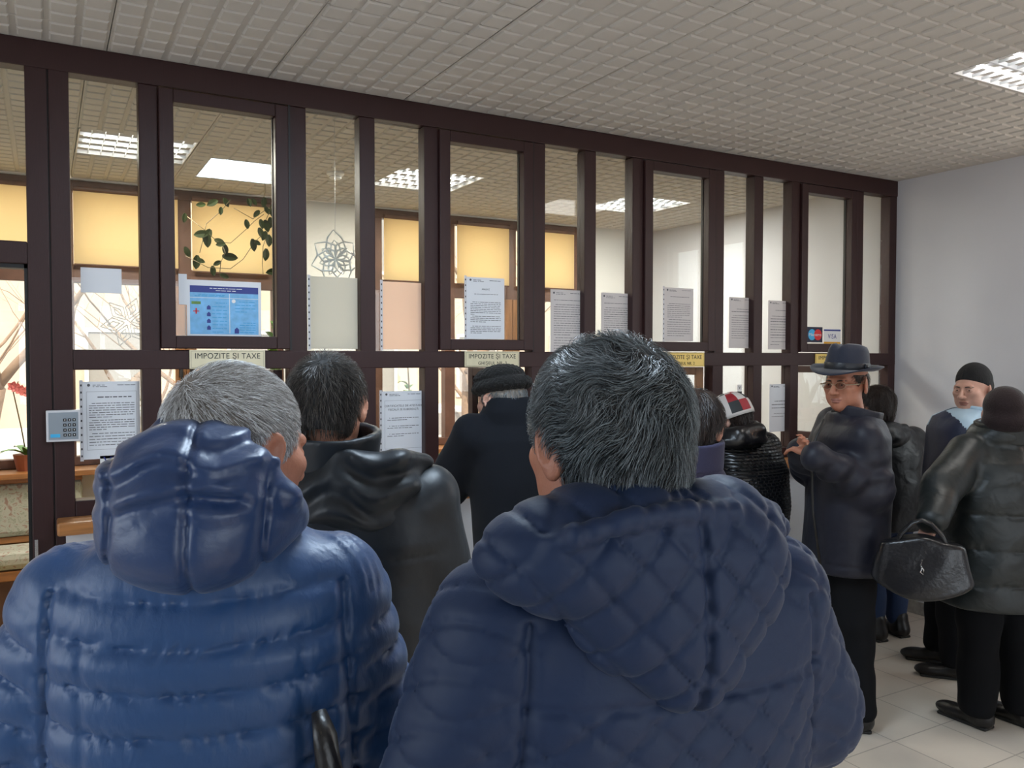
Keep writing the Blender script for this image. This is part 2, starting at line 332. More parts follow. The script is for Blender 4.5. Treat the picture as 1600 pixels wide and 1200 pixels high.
# office shell
def w(name, *boxes, m='officewall'):
    mb = MB()
    for b in boxes: mb.box(*b)
    return struct(mb, name, M[m])
WZ0, WZ1 = .97, 2.85
wins = [(-1.9, .80), (.88, 1.54), (2.22, 3.44), (3.50, 4.17)]
wins = [(-1.9, 1.54), (2.24, 4.17)]
w('wall_back', (XL, -1.9, YB, YB+.2, 0, H), (1.54, 2.24, YB, YB+.2, 0, H), (4.17, XR, YB, YB+.2, 0, H), (-1.9, 1.54, YB, YB+.2, 0, WZ0), (2.24, 4.17, YB, YB+.2, 0, WZ0), (-1.9, 1.54, YB, YB+.2, WZ1, H), (2.24, 4.17, YB, YB+.2, WZ1, H))
w('wall_left', (XL-.12, XL, D, YB+.2, 0, H))
M['winframe'] = mat('window_brown', (.115, .055, .035), .5, var=.2, vscale=10)
def bigwin(n, x0, x1, muls, doors):
    r = empty('window_%d' % n, ((x0+x1)/2, YB+.05, WZ0)); T(r, kind='structure')
    ox, oy = (x0+x1)/2, YB+.05
    mb = MB().box(x0-ox, x1-ox, -.04, .04, WZ1-WZ0-.07, WZ1-WZ0).box(x0-ox, x1-ox, -.04, .04, 0, .06)
    for m_ in [x0+.03]+muls+[x1-.03]: mb.box(m_-.045-ox, m_+.045-ox, -.04, .04, .06, WZ1-WZ0-.07)
    mb.box(x0-ox, x1-ox, -.035, .035, 2.18-WZ0, 2.30-WZ0)
    mb.build('window_frame', M['winframe'], r, bevel=.004)
    MB().box(x0-ox, x1-ox, .0, .006, .06, WZ1-WZ0-.07).build('window_glass', M['glass'], r)
    MB().box(x0-ox-.02, x1-ox+.02, -.30, -.03, -.035, 0).build('window_sill', M['wood'], r, bevel=.004)
    for d in doors:
        MB().box(d-ox-.07, d-ox-.002, -.06, -.04, .06, 2.18-WZ0).box(d-ox+.002, d-ox+.07, -.06, -.04, .06, 2.18-WZ0).build('window_stile', M['wood2'], r, bevel=.003)
        for s_ in (-.035, .035):
            MB().box(d-ox+s_-.013, d-ox+s_+.013, -.07, -.06, .58, .68).box(d-ox+s_-.008, d-ox+s_+.008, -.10, -.07, .64, .66).box(d-ox+s_-.007, d-ox+s_+.007, -.11, -.095, .5, .66).build('window_handle', M['black'], r, bevel=.002)
bigwin(1, -1.9, 1.54, [-.9, .13, .86], [.86])
bigwin(2, 2.24, 4.17, [2.9, 3.48], [3.48])
# roller blinds in front of the window heads
def blind(x0, x1, zb, lab):
    r = empty('roller_blind', ((x0+x1)/2, YB-.03, 2.79)); T(r, lab, 'blind', 'yellow roller blinds in the office')
    h = (x1-x0)/2
    MB().box(-h, h, -.001, .001, zb-2.79, 0).build('fabric', M['blind'], r)
    MB().tube([(-h, 0, 0), (h, 0, 0)], .018, 12).build('roller', M['winframe'], r)
    MB().tube([(-h, 0, zb-2.79), (h, 0, zb-2.79)], .006, 8).build('bottom_bar', M['winframe'], r)
blind(-1.83, -.945, 2.295, 'yellow roller blind at far left above the doorway view')
blind(-.855, .085, 2.295, 'yellow roller blind seen through the transom over the door')
blind(.176, .814, 2.295, 'yellow roller blind behind the first narrow pane')
blind(.906, 1.465, 2.285, 'yellow roller blind behind the trailing plant')
blind(2.316, 2.854, 2.29, 'yellow roller blind left of the notice headed window, right of the wall pier')
blind(2.946, 3.434, 2.29, 'yellow roller blind behind the second opening window')
blind(3.526, 4.094, 2.29, 'yellow roller blind nearest the office corner')
w3 = empty('window_3', (XR+.06, 1.885, .95)); T(w3, kind='structure')
MB().box(-.03, .03, -.615, -.56, 0, 1.75).box(-.03, .03, .56, .615, 0, 1.75).box(-.03, .03, -.56, .56, 0, .055).box(-.03, .03, -.56, .56, 1.695, 1.75).build('window_frame', M['white'], w3)
MB().box(-.003, .003, -.56, .56, .055, 1.695).build('window_glass', M['glass'], w3)
# ================================================================ OUTDOORS
struct(MB().box(-30, 40, -20, 40, -.65, -.6), 'ground', M['snow'])
bd = empty('apartment_building', (4, 19, -.6)); T(bd, 'pale sunlit building across the street seen through the office windows', 'building')
MB().box(-16, 20, 0, 6, 0, 11).build('wall', M['facade'], bd)
for i in range(12):
    for j in range(3):
        MB().ring(-14.5+i*2.8, -13.3+i*2.8, 1.3+j*3, 2.9+j*3, .08, -.06, .02, 0).box(-14.42+i*2.8, -13.38+i*2.8, -.02, .01, 1.38+j*3, 2.82+j*3, 1).build('window', [M['facadew'], M['darkglass']], bd)
MB().box(-16, 20, -.15, 0, 0, .9).build('plinth', M['facadew'], bd)
def tree(x, y, seed, lab, r0=.16, hgt=5.0):
    R_ = random.Random(seed); r = empty('bare_tree', (x, y, -.6)); T(r, lab, 'tree', 'bare trees outside the office')
    tr = MB(); br = MB()
    def grow(p, d, L, rad, lev, mb):
        pts = [p]; rs = [rad]; q = np.array(p); dd = np.array(d, float)
        for i in range(5):
            dd = dd+np.array([R_.uniform(-.18, .18), R_.uniform(-.18, .18), R_.uniform(-.02, .1)]); dd /= np.linalg.norm(dd)
            q = q+dd*L/5; pts.append(q.copy()); rs.append(rad*(1-.11*(i+1)))
        mb.tube(pts, rs, 10 if lev < 2 else 5)
        if lev < 4:
            for k in range(3 if lev < 2 else 3):
                a = R_.uniform(0, 2*PI); s = pts[R_.randint(2, 5)] if k else pts[-1]
                nd = dd*.75+np.array([math.cos(a)*.8, math.sin(a)*.8, R_.uniform(.0, .5)])
                grow(s, nd/np.linalg.norm(nd), L*R_.uniform(.55, .8), rs[-1]*(.85 if k == 0 else .6), lev+1, br)
    grow(np.zeros(3), (R_.uniform(-.2, .2), 0, 1), hgt*.42, r0, 0, tr)
    tr.build('trunk', M['bark'], r, smooth=True); br.build('branch', M['bark'], r, smooth=True)
tree(-.55, 9.0, 3, 'bare pale tree seen through the doorway at the far left', .17)
tree(.75, 13.0, 5, 'bare tree behind the leftmost narrow panes', .14)
tree(2.2, 10.6, 9, 'bare tree behind the blue poster', .13)
tree(4.5, 8.8, 12, 'bare forked tree behind the notice about certificates', .19)
tree(6.3, 11.5, 21, 'bare tree seen beside the black fur hat', .15)
tree(11, .5, 17, 'bare tree outside beyond the side window of the hall', .13)
tree(-3.2, 12, 31, 'bare tree farthest left outside', .15)
def car(x, y, lab, m):
    r = empty('parked_car', (x, y, -.6)); T(r, lab, 'car')
    prof = [(-2.1, .35), (-2.15, .75), (-1.95, .95), (-1.2, 1.02), (-.65, 1.45), (.75, 1.48), (1.4, 1.05), (2.05, .92), (2.15, .6), (2.1, .35)]
    n = len(prof)
    mb = MB().add([(px, -.8, pz) for px, pz in prof]+[(px, .8, pz) for px, pz in prof], [tuple(range(n)), tuple(range(2*n-1, n-1, -1))]+[(i, n+i, n+(i+1) % n, (i+1) % n) for i in range(n)])
    mb.build('body', m, r, bevel=.06)
    for s_ in (-1.3, 1.3):
        wv = MB().lathe([(.05, -.1), (.3, -.1), (.32, 0), (.3, .1), (.05, .1)], 20); ob = wv.build('wheel', M['black'], r); ob.location = (s_, -.8, .32); ob.rotation_euler = (PI/2, 0, 0)
    MB().add([(-1.0, -.81, 1.05), (1.2, -.81, 1.05), (.7, -.81, 1.40), (-.6, -.81, 1.38)], [(0, 1, 2, 3)]).build('side_window', M['darkglass'], r)
car(5.4, 13, 'white car parked outside behind the black fur hat', M['facadew'])
car(1.0, 14.5, 'pale car parked in the street behind the left panes', M['facadew'])
# ================================================================ BODIES: signed-distance modelling turned into meshes by surface nets
A_ = lambda *a: np.array(a, float)
def smin(a, b, k):
    if k <= 0: return np.minimum(a, b)
    h = np.clip(.5+.5*(b-a)/k, 0, 1); return b*(1-h)+a*h-k*h*(1-h)
def smax(a, b, k): return -smin(-a, -b, k)
def nrm(v): v = np.array(v, float); return v/(np.linalg.norm(v)+1e-12)
def cap(a, b, ra, rb=None, disp=None):
    a = A_(*a); b = A_(*b); rb = ra if rb is None else rb; ab = b-a; L2 = ab@ab+1e-12
    def f(P):
        t = np.clip((P-a)@ab/L2, 0, 1); q = P-a-t[:, None]*ab
        d = np.sqrt((q*q).sum(1))-(ra+(rb-ra)*t)
        if disp: d = d-disp(P, t, q)
        return d
    return f
def ell(c, r, R=None):
    c = A_(*c); r = A_(*r)
    def f(P):
        q = P-c
        if R is not None: q = q@R
        k0 = np.sqrt(((q/r)**2).sum(1)); k1 = np.sqrt(((q/(r*r))**2).sum(1))+1e-9
        return k0*(k0-1)/k1
    return f
def rbox(c, h, r, R=None):
    c = A_(*c); h = A_(*h)
    def f(P):
        q = P-c
        if R is not None: q = q@R
        q = np.abs(q)-h+r
        return np.sqrt((np.maximum(q, 0)**2).sum(1))+np.minimum(q.max(1), 0)-r
    return f
def loft(secs, n=2.4, disp=None, rnd=.02):
    """stacked superellipse sections: (z, cx, cy, half width, half depth)"""
    S = np.array(sorted(secs), float)
    def f(P):
        z = np.clip(P[:, 2], S[0, 0], S[-1, 0])
        cx, cy, a, b = [np.interp(z, S[:, 0], S[:, i]) for i in (1, 2, 3, 4)]
        x, y = (P[:, 0]-cx), (P[:, 1]-cy)
        nn = ((np.abs(x)/a)**n+(np.abs(y)/b)**n)**(1/n)
        rr = np.sqrt(x*x+y*y)+1e-9
        d = rr*(1-1/(nn+1e-6)); d = np.where(nn < .3, -np.minimum(a, b)*(1-nn), d)*.92
        dz = np.maximum(S[0, 0]-P[:, 2], P[:, 2]-S[-1, 0])
        if disp: d = d-disp(P, x, y)
        return smax(d, dz, rnd)
    return f
def rotm(rx=0, ry=0, rz=0): return np.array(Euler((rx, ry, rz)).to_matrix())
def fold(P, s=1., seed=0):
    """cheap low-frequency cloth noise from a few warped sines, about -1..1"""
    x, y, z = P[:, 0]*s+seed, P[:, 1]*s+seed*1.7, P[:, 2]*s-seed*.6
    w = np.sin(x*9+1.7*np.sin(z*7+seed))+np.sin(y*11+z*6+1.3*np.sin(x*8))
    return .5*np.sin(z*13+1.6*w)+.3*np.sin(x*23-z*17+w)+.2*np.sin(y*27+x*13+z*9)
class Sdf:
    def __init__(s): s.ops = []
    def add(s, f, k=.02): s.ops.append((0, f, k)); return s
    def sub(s, f, k=.01): s.ops.append((1, f, k)); return s
    def cut(s, f, k=.005): s.ops.append((2, f, k)); return s     # intersect
    def warp(s, f): s.ops.append((3, f, 0)); return s             # d -= f(P)
    def __call__(s, P):
        d = None
        for t, f, k in s.ops:
            v = f(P)
            if d is None: d = v
            elif t == 0: d = smin(d, v, k)
            elif t == 1: d = smax(d, -v, k)
            elif t == 2: d = smax(d, v, k)
            else: d = d-v
        return d
def axis(*segs):
    """segs: (lo, hi, step) consecutive"""
    out = [segs[0][0]]
    for lo, hi, st in segs:
        n = max(1, int(round((hi-out[-1])/st))); out += list(np.linspace(out[-1], hi, n+1)[1:])
    return np.array(out)
def nets(f, ax, ay, az, B=8, slack=1.6):
    nx, ny, nz = len(ax), len(ay), len(az)
    V = np.full((nx, ny, nz), 1.0, np.float32)
    blocks = [(i, min(i+B, nx), j, min(j+B, ny), k, min(k+B, nz)) for i in range(0, nx, B) for j in range(0, ny, B) for k in range(0, nz, B)]
    C_ = np.array([[(ax[a]+ax[b-1])/2, (ay[c]+ay[d-1])/2, (az[e]+az[g-1])/2] for a, b, c, d, e, g in blocks])
    Rr = np.array([np.linalg.norm([ax[b-1]-ax[a], ay[d-1]-ay[c], az[g-1]-az[e]])/2 for a, b, c, d, e, g in blocks])
    dc = f(C_); hot = []
    for n, bl in enumerate(blocks):
        if abs(dc[n]) > Rr[n]*slack+.02:
            a, b, c, d, e, g = bl; V[a:b, c:d, e:g] = dc[n]
        else: hot.append(bl)
    pts = []; 
    for a, b, c, d, e, g in hot:
        X, Y, Z = np.meshgrid(ax[a:b], ay[c:d], az[e:g], indexing='ij'); pts.append(np.stack([X.ravel(), Y.ravel(), Z.ravel()], 1))
    if not pts: return np.zeros((0, 3)), np.zeros((0, 4), int)
    allp = np.concatenate(pts); vals = np.concatenate([f(allp[i:i+200000]) for i in range(0, len(allp), 200000)]); o = 0
    for (a, b, c, d, e, g), p in zip(hot, pts):
        V[a:b, c:d, e:g] = vals[o:o+len(p)].reshape(b-a, d-c, g-e); o += len(p)
    ins = V < 0
    cs = [ins[i:nx-1+i, j:ny-1+j, k:nz-1+k] for i in (0, 1) for j in (0, 1) for k in (0, 1)]
    act = np.zeros((nx-1, ny-1, nz-1), bool); al = np.ones_like(act)
    for c in cs: act |= c; al &= c
    act &= ~al
    I, J, K = np.nonzero(act); idx = np.full(act.shape, -1, np.int64); idx[I, J, K] = np.arange(len(I))
    acc = np.zeros((len(I), 3)); cnt = np.zeros(len(I))
    corner = [(0, 0, 0), (1, 0, 0), (0, 1, 0), (1, 1, 0), (0, 0, 1), (1, 0, 1), (0, 1, 1), (1, 1, 1)]
    for a in range(8):
        for b in range(a+1, 8):
            ca, cb = corner[a], corner[b]
            if sum(abs(ca[q]-cb[q]) for q in range(3)) != 1: continue
            ia, ja, ka = I+ca[0], J+ca[1], K+ca[2]; ib, jb, kb = I+cb[0], J+cb[1], K+cb[2]
            va = V[ia, ja, ka]; vb = V[ib, jb, kb]; m = (va < 0) != (vb < 0)
            t = np.where(m, va/(va-vb+1e-12*(va == vb)), 0)[:, None]
            pa = np.stack([ax[ia], ay[ja], az[ka]], 1); pb_ = np.stack([ax[ib], ay[jb], az[kb]], 1)
            acc += np.where(m[:, None], pa+(pb_-pa)*t, 0); cnt += m
    P = acc/np.maximum(cnt, 1)[:, None]; quads = []
    for d_ in range(3):
        sl0 = [slice(None)]*3; sl1 = [slice(None)]*3; sl0[d_] = slice(0, -1); sl1[d_] = slice(1, None)
        a_, b_ = ins[tuple(sl0)], ins[tuple(sl1)]; E = a_ != b_
        u, v = [q for q in range(3) if q != d_]
        G = np.argwhere(E); G = G[(G[:, u] > 0) & (G[:, v] > 0) & (G[:, u] < (nx, ny, nz)[u]-1) & (G[:, v] < (nx, ny, nz)[v]-1)]
        flip = a_[G[:, 0], G[:, 1], G[:, 2]]
        def cellid(du, dv):
            H_ = G.copy(); H_[:, u] += du; H_[:, v] += dv; return idx[H_[:, 0], H_[:, 1], H_[:, 2]]
        q = np.stack([cellid(-1, -1), cellid(0, -1), cellid(0, 0), cellid(-1, 0)], 1)
        if d_ == 1: flip = ~flip
        q = np.where(flip[:, None], q, q[:, ::-1]); quads.append(q)
    Q = np.concatenate(quads); Q = Q[(Q >= 0).all(1)]
    return P, Q
def mesh_obj(name, P, Q, mats, parent=None, mi=None, smooth=True):
    me = bpy.data.meshes.new(name); n = Q.shape[1]
    me.vertices.add(len(P)); me.vertices.foreach_set('co', np.ascontiguousarray(P, np.float32).ravel())
    me.loops.add(Q.size); me.loops.foreach_set('vertex_index', np.ascontiguousarray(Q, np.int32).ravel())
    me.polygons.add(len(Q)); me.polygons.foreach_set('loop_start', np.arange(0, Q.size, n, dtype=np.int32))
    try: me.polygons.foreach_set('loop_total', np.full(len(Q), n, np.int32))
    except Exception: pass
    for m in (mats if isinstance(mats, (list, tuple)) else [mats]): me.materials.append(m)
    if mi is not None: me.polygons.foreach_set('material_index', np.ascontiguousarray(mi, np.int32))
    me.polygons.foreach_set('use_smooth', np.full(len(Q), smooth))
    me.update(); me.validate()
    o = bpy.data.objects.new(name, me); COL.objects.link(o)
    if parent is not None: o.parent = parent
    return o
def sdf_obj(name, f, bounds, step, mats, parent=None, paint=None, axes=None):
    if axes is None:
        (x0, x1), (y0, y1), (z0, z1) = bounds; axes = (axis((x0, x1, step)), axis((y0, y1, step)), axis((z0, z1, step)))
    P, Q = nets(f, *axes)
    mi = paint(P[Q].mean(1)) if paint is not None else None
    return mesh_obj(name, P, Q, mats, parent, mi)
def grad(f, P, e=.002):
    g = np.stack([f(P+A_(*d)*e)-f(P-A_(*d)*e) for d in ((1, 0, 0), (0, 1, 0), (0, 0, 1))], 1)
    return g/(np.linalg.norm(g, axis=1)[:, None]+1e-9)
# ---------------------------------------------------------------- skin, cloth and hair materials
def skin(name, col): 
    m = mat(name, col, .5, bump=.12, bscale=180, var=.08, vscale=25)
    b = m.node_tree.nodes['Principled BSDF']; b.inputs['Subsurface Weight'].default_value = .12; b.inputs['Subsurface Scale'].default_value = .01
    b.inputs['Subsurface Radius'].default_value = (1, .35, .2); return m
M['skin'] = skin('skin', (.42, .20, .13)); M['skin2'] = skin('ruddy_skin', (.40, .165, .10)); M['skinp'] = skin('pale_skin', (.50, .28, .21))
M['lip'] = mat('lips', (.30, .125, .095), .5); M['eyew'] = mat('eye_white', (.5, .46, .43), .25); M['iris'] = mat('iris', (.03, .02, .015), .2)
def hairmat(name, c1, c2, rough=.45, spec=.4):
    m, n, b = nt(name); g = n.nodes.new('ShaderNodeNewGeometry'); mx = n.nodes.new('ShaderNodeMixRGB'); cr = n.nodes.new('ShaderNodeMath'); cr.operation = 'POWER'; cr.inputs[1].default_value = 1.6
    mx.inputs[1].default_value = (*c1, 1); mx.inputs[2].default_value = (*c2, 1)
    n.links.new(g.outputs['Random Per Island'], cr.inputs[0]); n.links.new(cr.outputs[0], mx.inputs[0]); n.links.new(mx.outputs[0], b.inputs['Base Color'])
    b.inputs['Roughness'].default_value = rough; b.inputs['Specular IOR Level'].default_value = spec; return m
def hair_strands(name, f, region, comb, N, L, width, m, parent, lift=.004, seed=0, steps=5, jit=.35, bb=None, fade=.5):
    """N tapered strands rooted on the scalp surface f=0 wherever region(P) holds, combed along comb(P)"""
    r = np.random.default_rng(seed); (x0, x1), (y0, y1), (z0, z1) = bb
    P = r.uniform((x0, y0, z0), (x1, y1, z1), (N*9, 3))
    for _ in range(4):
        P = P-grad(f, P)*f(P)[:, None]
    P = P[(np.abs(f(P)) < .002)]; P = P[region(P)][:N]; N = len(P)
    Ls = L*r.uniform(.55, 1.15, N); jt = r.normal(0, jit, (N, 3)); pts = [P.copy()]; q = P.copy(); wav = r.uniform(0, 6.28, N)
    for i in range(1, steps+1):
        g = grad(f, q); d = comb(q)+jt; d = d-(d*g).sum(1)[:, None]*g; d /= np.linalg.norm(d, axis=1)[:, None]+1e-9
        d = d+g*.25*(1-i/steps)
        q = q+d*(Ls/steps)[:, None]; h = lift*(math.sin(min(1, i/steps*1.2)*PI/2))*(.5+.9*((wav*7) % 1))
        q = q-grad(f, q)*(f(q)-h)[:, None]*.8; pts.append(q.copy())
    pts = np.array(pts); S = steps+1; V = np.zeros((N, S, 3, 3))
    for i in range(S):
        t = pts[min(i+1, S-1)]-pts[max(i-1, 0)]; t /= np.linalg.norm(t, axis=1)[:, None]+1e-9
        g = grad(f, pts[i]); s_ = np.cross(t, g); s_ /= np.linalg.norm(s_, axis=1)[:, None]+1e-9; w_ = width*(1-fade*(i/(S-1))**2)*(1 if i < S-1 else .3)
        V[:, i, 0] = pts[i]-s_*w_; V[:, i, 1] = pts[i]+s_*w_; V[:, i, 2] = pts[i]+g*w_*.9
    base = (np.arange(N)*S*3)[:, None, None]; Q = []
    for i in range(S-1):
        for j in range(3):
            Q.append([i*3+j, i*3+(j+1) % 3, (i+1)*3+(j+1) % 3, (i+1)*3+j])
    Q = (np.array(Q)[None]+base).reshape(-1, 4)
    return mesh_obj(name, V.reshape(-1, 3), Q, m, parent, smooth=False)
# ---------------------------------------------------------------- head
def head_parts(S, c, th, tilt=0, roll=0, s=1., female=False):
    """add a head to the Sdf S; c = head centre, th = heading in the body frame (0 = +Y, positive to +X)"""
    R = rotm(0, 0, -th)@rotm(-tilt, roll, 0)
    c = A_(*c); loc = lambda x, y, z: c+R@(A_(x, y, z)*s)
    E = lambda p, r, k=.02, e=(0, 0, 0): S.add(ell(loc(*p), A_(*r)*s, R@rotm(*e)), k)
    E((0, -.015, .032), (.076, .096, .086)); E((0, -.02, .02), (.079, .085, .07), .02)
    E((0, .028, -.035), (.056, .062, .082), .03); E((0, .058, -.088), (.030, .030, .026), .03)
    for sx in (-1, 1):
        E((sx*.044, .030, -.055), (.022, .048, .036), .03, (.5, 0, 0)); E((sx*.042, .062, -.012), (.024, .026, .020), .02)
    S.add(cap(loc(-.034, .083, .024), loc(.034, .083, .024), .0095*s), .018)
    S.add(cap(loc(0, .090, .012), loc(0, .116, -.028), .0075*s, .0125*s), .012)
    for sx in (-1, 1): S.add(ell(loc(sx*.013, .104, -.031), A_(.0085, .011, .0085)*s), .006)
    for sx in (-1, 1): S.sub(ell(loc(sx*.031, .099, .004), A_(.017, .014, .012)*s, R), .010)
    for sx in (-1, 1): S.add(ell(loc(sx*.031, .079, .003), A_(.0165, .0128, .012)*s, R), .002)
    for sx in (-1, 1): S.sub(ell(loc(sx*.031, .097, .0035), A_(.0125, .0085, .0042)*s, R), .0015)
    E((0, .089, -.058), (.024, .012, .0062), .006); E((0, .087, -.069), (.019, .012, .0068), .006)
    S.sub(cap(loc(-.026, .103, -.0635), loc(.026, .103, -.0635), .0022*s), .004)
    for sx in (-1, 1):       # ears with a rim, hollow and lobe
        Re = R@rotm(0, 0, sx*-.42)@rotm(-.18, 0, 0); ec = loc(sx*.086, -.012, -.006)
        S.add(ell(ec, A_(.0075, .021, .034)*s, Re), .006)
        S.sub(ell(ec+R@A_(sx*.008, .004, .004)*s, A_(.006, .011, .019)*s, Re), .004)
        S.add(ell(ec+R@A_(-sx*.002, .002, -.027)*s, A_(.006, .009, .010)*s, Re), .006)
    return loc, R
def hand_parts(S, wrist, fwd, palmn, side, curl=.6, s=1.):
    """palm + five fingers. fwd = along fingers, palmn = palm normal (towards what is held), side = +1/-1 thumb side along cross"""
    f = nrm(fwd); n = nrm(A_(*palmn)-f*np.dot(palmn, f)); u = np.cross(f, n)*side; w = A_(*wrist)
    Rm = np.stack([u, f, n], 1)
    S.add(rbox(w+f*.045*s, A_(.040, .050, .014)*s, .012*s, Rm), .015)
    for i, (o, L, r) in enumerate(((.030, .074, .0088), (.010, .082, .0092), (-.010, .076, .0088), (-.029, .060, .0078))):
        p = w+f*.088*s+u*o*s; a = curl*(.5+.08*i); d = f.copy()
        for k, q in enumerate((.45, .32, .25)):
            d = nrm(f*math.cos(a)+n*math.sin(a)+u*o*.6); e = p+d*L*q*s; S.add(cap(p, e, r*s*(1-.08*k), r*s*(.93-.08*k)), .004); p = e; a += curl*.75
    p = w+f*.022*s+u*.036*s; d = nrm(f*.6+u*.75+n*.35); e = p+d*.040*s; S.add(cap(p, e, .0125*s, .0105*s), .010)
    d = nrm(f*.85+u*.25+n*.5); S.add(cap(e, e+d*.032*s, .0105*s, .0085*s), .004)
def eyes(loc, R, s, parent, look=(0, 0)):
    for sx in (-1, 1):
        c = loc(sx*.031, .0792, .004)
        mb = MB(); prof = [(.0115*math.sin(t*PI/10), .0115*math.cos(t*PI/10)) for t in range(1, 10)]
        mb.lathe(prof, 14); mb.v = [tuple(c+R@rotm(-PI/2-look[1], 0, -look[0])@A_(x, y, z)*s) for x, y, z in mb.v]
        mb.m = [1 if (f[0]//14) < 3 else 0 for f in mb.f]
        mb.m[-2] = 1; mb.m[-1] = 0
        mb.build('eye', [M['eyew'], M['iris']], parent, smooth=True)
def brows(loc, R, s, parent, m):
    for sx in (-1, 1):
        pts = [loc(sx*(.014+.012*i), .0975-.0022*i*i-.001, .021+.0035*i-.0012*i*i) for i in range(4)]
        MB().tube(pts, [.0026*s, .0036*s, .0034*s, .0012*s], 6).build('eyebrow', m, parent, smooth=True)
# ================================================================ PEOPLE
def cloth(name, col, rough=.5, b1=.5, s1=9, b2=.15, s2=70, stretch=None, sheen=.0, coat=0, spec=.5, weave=0):
    """woven or padded cloth: slow folds, fine wrinkles and an optional weave in the normal"""
    m, n, b = nt(name); b.inputs['Base Color'].default_value = (*col, 1); b.inputs['Roughness'].default_value = rough; b.inputs['Specular IOR Level'].default_value = spec
    b.inputs['Sheen Weight'].default_value = sheen; b.inputs['Sheen Roughness'].default_value = .4; b.inputs['Coat Weight'].default_value = coat; b.inputs['Coat Roughness'].default_value = .35
    tc = n.nodes.new('ShaderNodeTexCoord'); mp = n.nodes.new('ShaderNodeMapping'); n.links.new(tc.outputs['Object'], mp.inputs[0]); mp.inputs['Scale'].default_value = stretch or (1, 1, 1)
    prev = None
    for sc, st, dist, det in ((s1, b1, .012, 2), (s2, b2, .003, 4)):
        if not st: continue
        t = n.nodes.new('ShaderNodeTexNoise'); t.inputs['Scale'].default_value = sc; t.inputs['Detail'].default_value = det; t.inputs['Distortion'].default_value = .6
        bp = n.nodes.new('ShaderNodeBump'); bp.inputs['Strength'].default_value = st; bp.inputs['Distance'].default_value = dist
        n.links.new(mp.outputs[0], t.inputs[0]); n.links.new(t.outputs[0], bp.inputs['Height'])
        if prev: n.links.new(prev.outputs[0], bp.inputs['Normal'])
        prev = bp
    n.links.new(prev.outputs[0], b.inputs['Normal']); return m
def person(l, d, th, lab, name='person'):
    """Empty on the floor at lateral l, distance d from the camera; th = heading in degrees from +Y towards +X"""
    x = d*math.sin(YAW)+l*math.cos(YAW); y = d*math.cos(YAW)-l*math.sin(YAW)
    r = empty(name, (x, y, 0), -math.radians(th)); T(r, lab, 'person')
    c, s_ = math.cos(math.radians(th)), math.sin(math.radians(th))
    def L(px, py, dep):       # photo direction and real distance -> body frame
        w_ = at(px, py, dep)-A_(x, y, 0); return A_(c*w_[0]-s_*w_[1], s_*w_[0]+c*w_[1], w_[2])
    r['_'] = 0; del r['_']
    return r, L
def mirror(p, s): return (p[0]*s, p[1], p[2])
def rows(per, amp, ph=0, pk=.002, fr=150):
    def f(z, x, y):
        p = np.abs(np.sin(PI*(z/per+ph))); return amp*(p**.38-.75)+pk*np.sin(x*fr+7*np.sin(z*31)+3*np.sin(x*47+z*20))*(1-p)**1.5
    return f
def legs_clothes(r, hz, feet, m, rad=(.095, .062, .058), hemz=.06, name='trousers', knee=None):
    S = Sdf().add(ell((0, 0, hz-.03), (.165, .125, .13)))
    for i, (fx, fy) in enumerate(feet):
        sx = -1 if i == 0 else 1; hip = (sx*.085, 0, hz-.05); kn = ((sx*.09+fx)/2+.0, (fy)/2+.02, .50) if knee is None else knee[i]
        S.add(cap(hip, kn, rad[0], rad[1]+.012, lambda P, t, q: .005*fold(P, 1.3)), .03).add(cap(kn, (fx, fy, hemz+.05), rad[1]+.012, rad[2], lambda P, t, q: .006*fold(P, 1.6, 2)), .025)
    S.cut(lambda P: hemz-P[:, 2], .004)
    fx = [f[0] for f in feet]; fy = [f[1] for f in feet]
    return sdf_obj(name, S, ((min(fx+[-.2])-.1, max(fx+[.2])+.1), (min(fy+[-.16])-.1, max(fy+[.16])+.1), (.02, hz+.14)), .011, m, r)
def shoe(r, fx, fy, ang, m, L=.28, lab=None):
    a = math.radians(ang); R = rotm(0, 0, -a); c = A_(fx, fy, 0); q = lambda x, y, z: c+R@A_(x, y, z)
    S = Sdf().add(ell(q(0, -.02, .045), (.042, .07, .05), R)).add(ell(q(.003, .10, .032), (.047, .085, .034), R), .04).add(cap(q(0, -.035, .05), q(0, -.03, .12), .045, .043), .03)
    S.cut(lambda P: .004-P[:, 2], .004)
    o = sdf_obj('shoe', S, ((fx-.24, fx+.24), (fy-.24, fy+.24), (-.01, .17)), .008, m, r)
    T2 = Sdf().add(rbox(q(.002, .042, .008), (.040, .118, .008), .008, R)); sdf_obj('sole', T2, ((fx-.24, fx+.24), (fy-.24, fy+.24), (-.01, .04)), .006, M['soles'], o)
    return o
M['soles'] = mat('rubber_sole', (.012, .011, .010), .7)
M['shoe'] = mat('black_leather_shoe', (.007, .006, .006), .38, bump=.2, bscale=40)
def arm_chain(S, sh, el, wr, r=(.07, .06, .045), k=.03, disp=None, n2=None):
    S.add(cap(sh, el, r[0], r[1], disp), k).add(cap(el, wr, r[1], r[2], n2 or disp), k*.8)
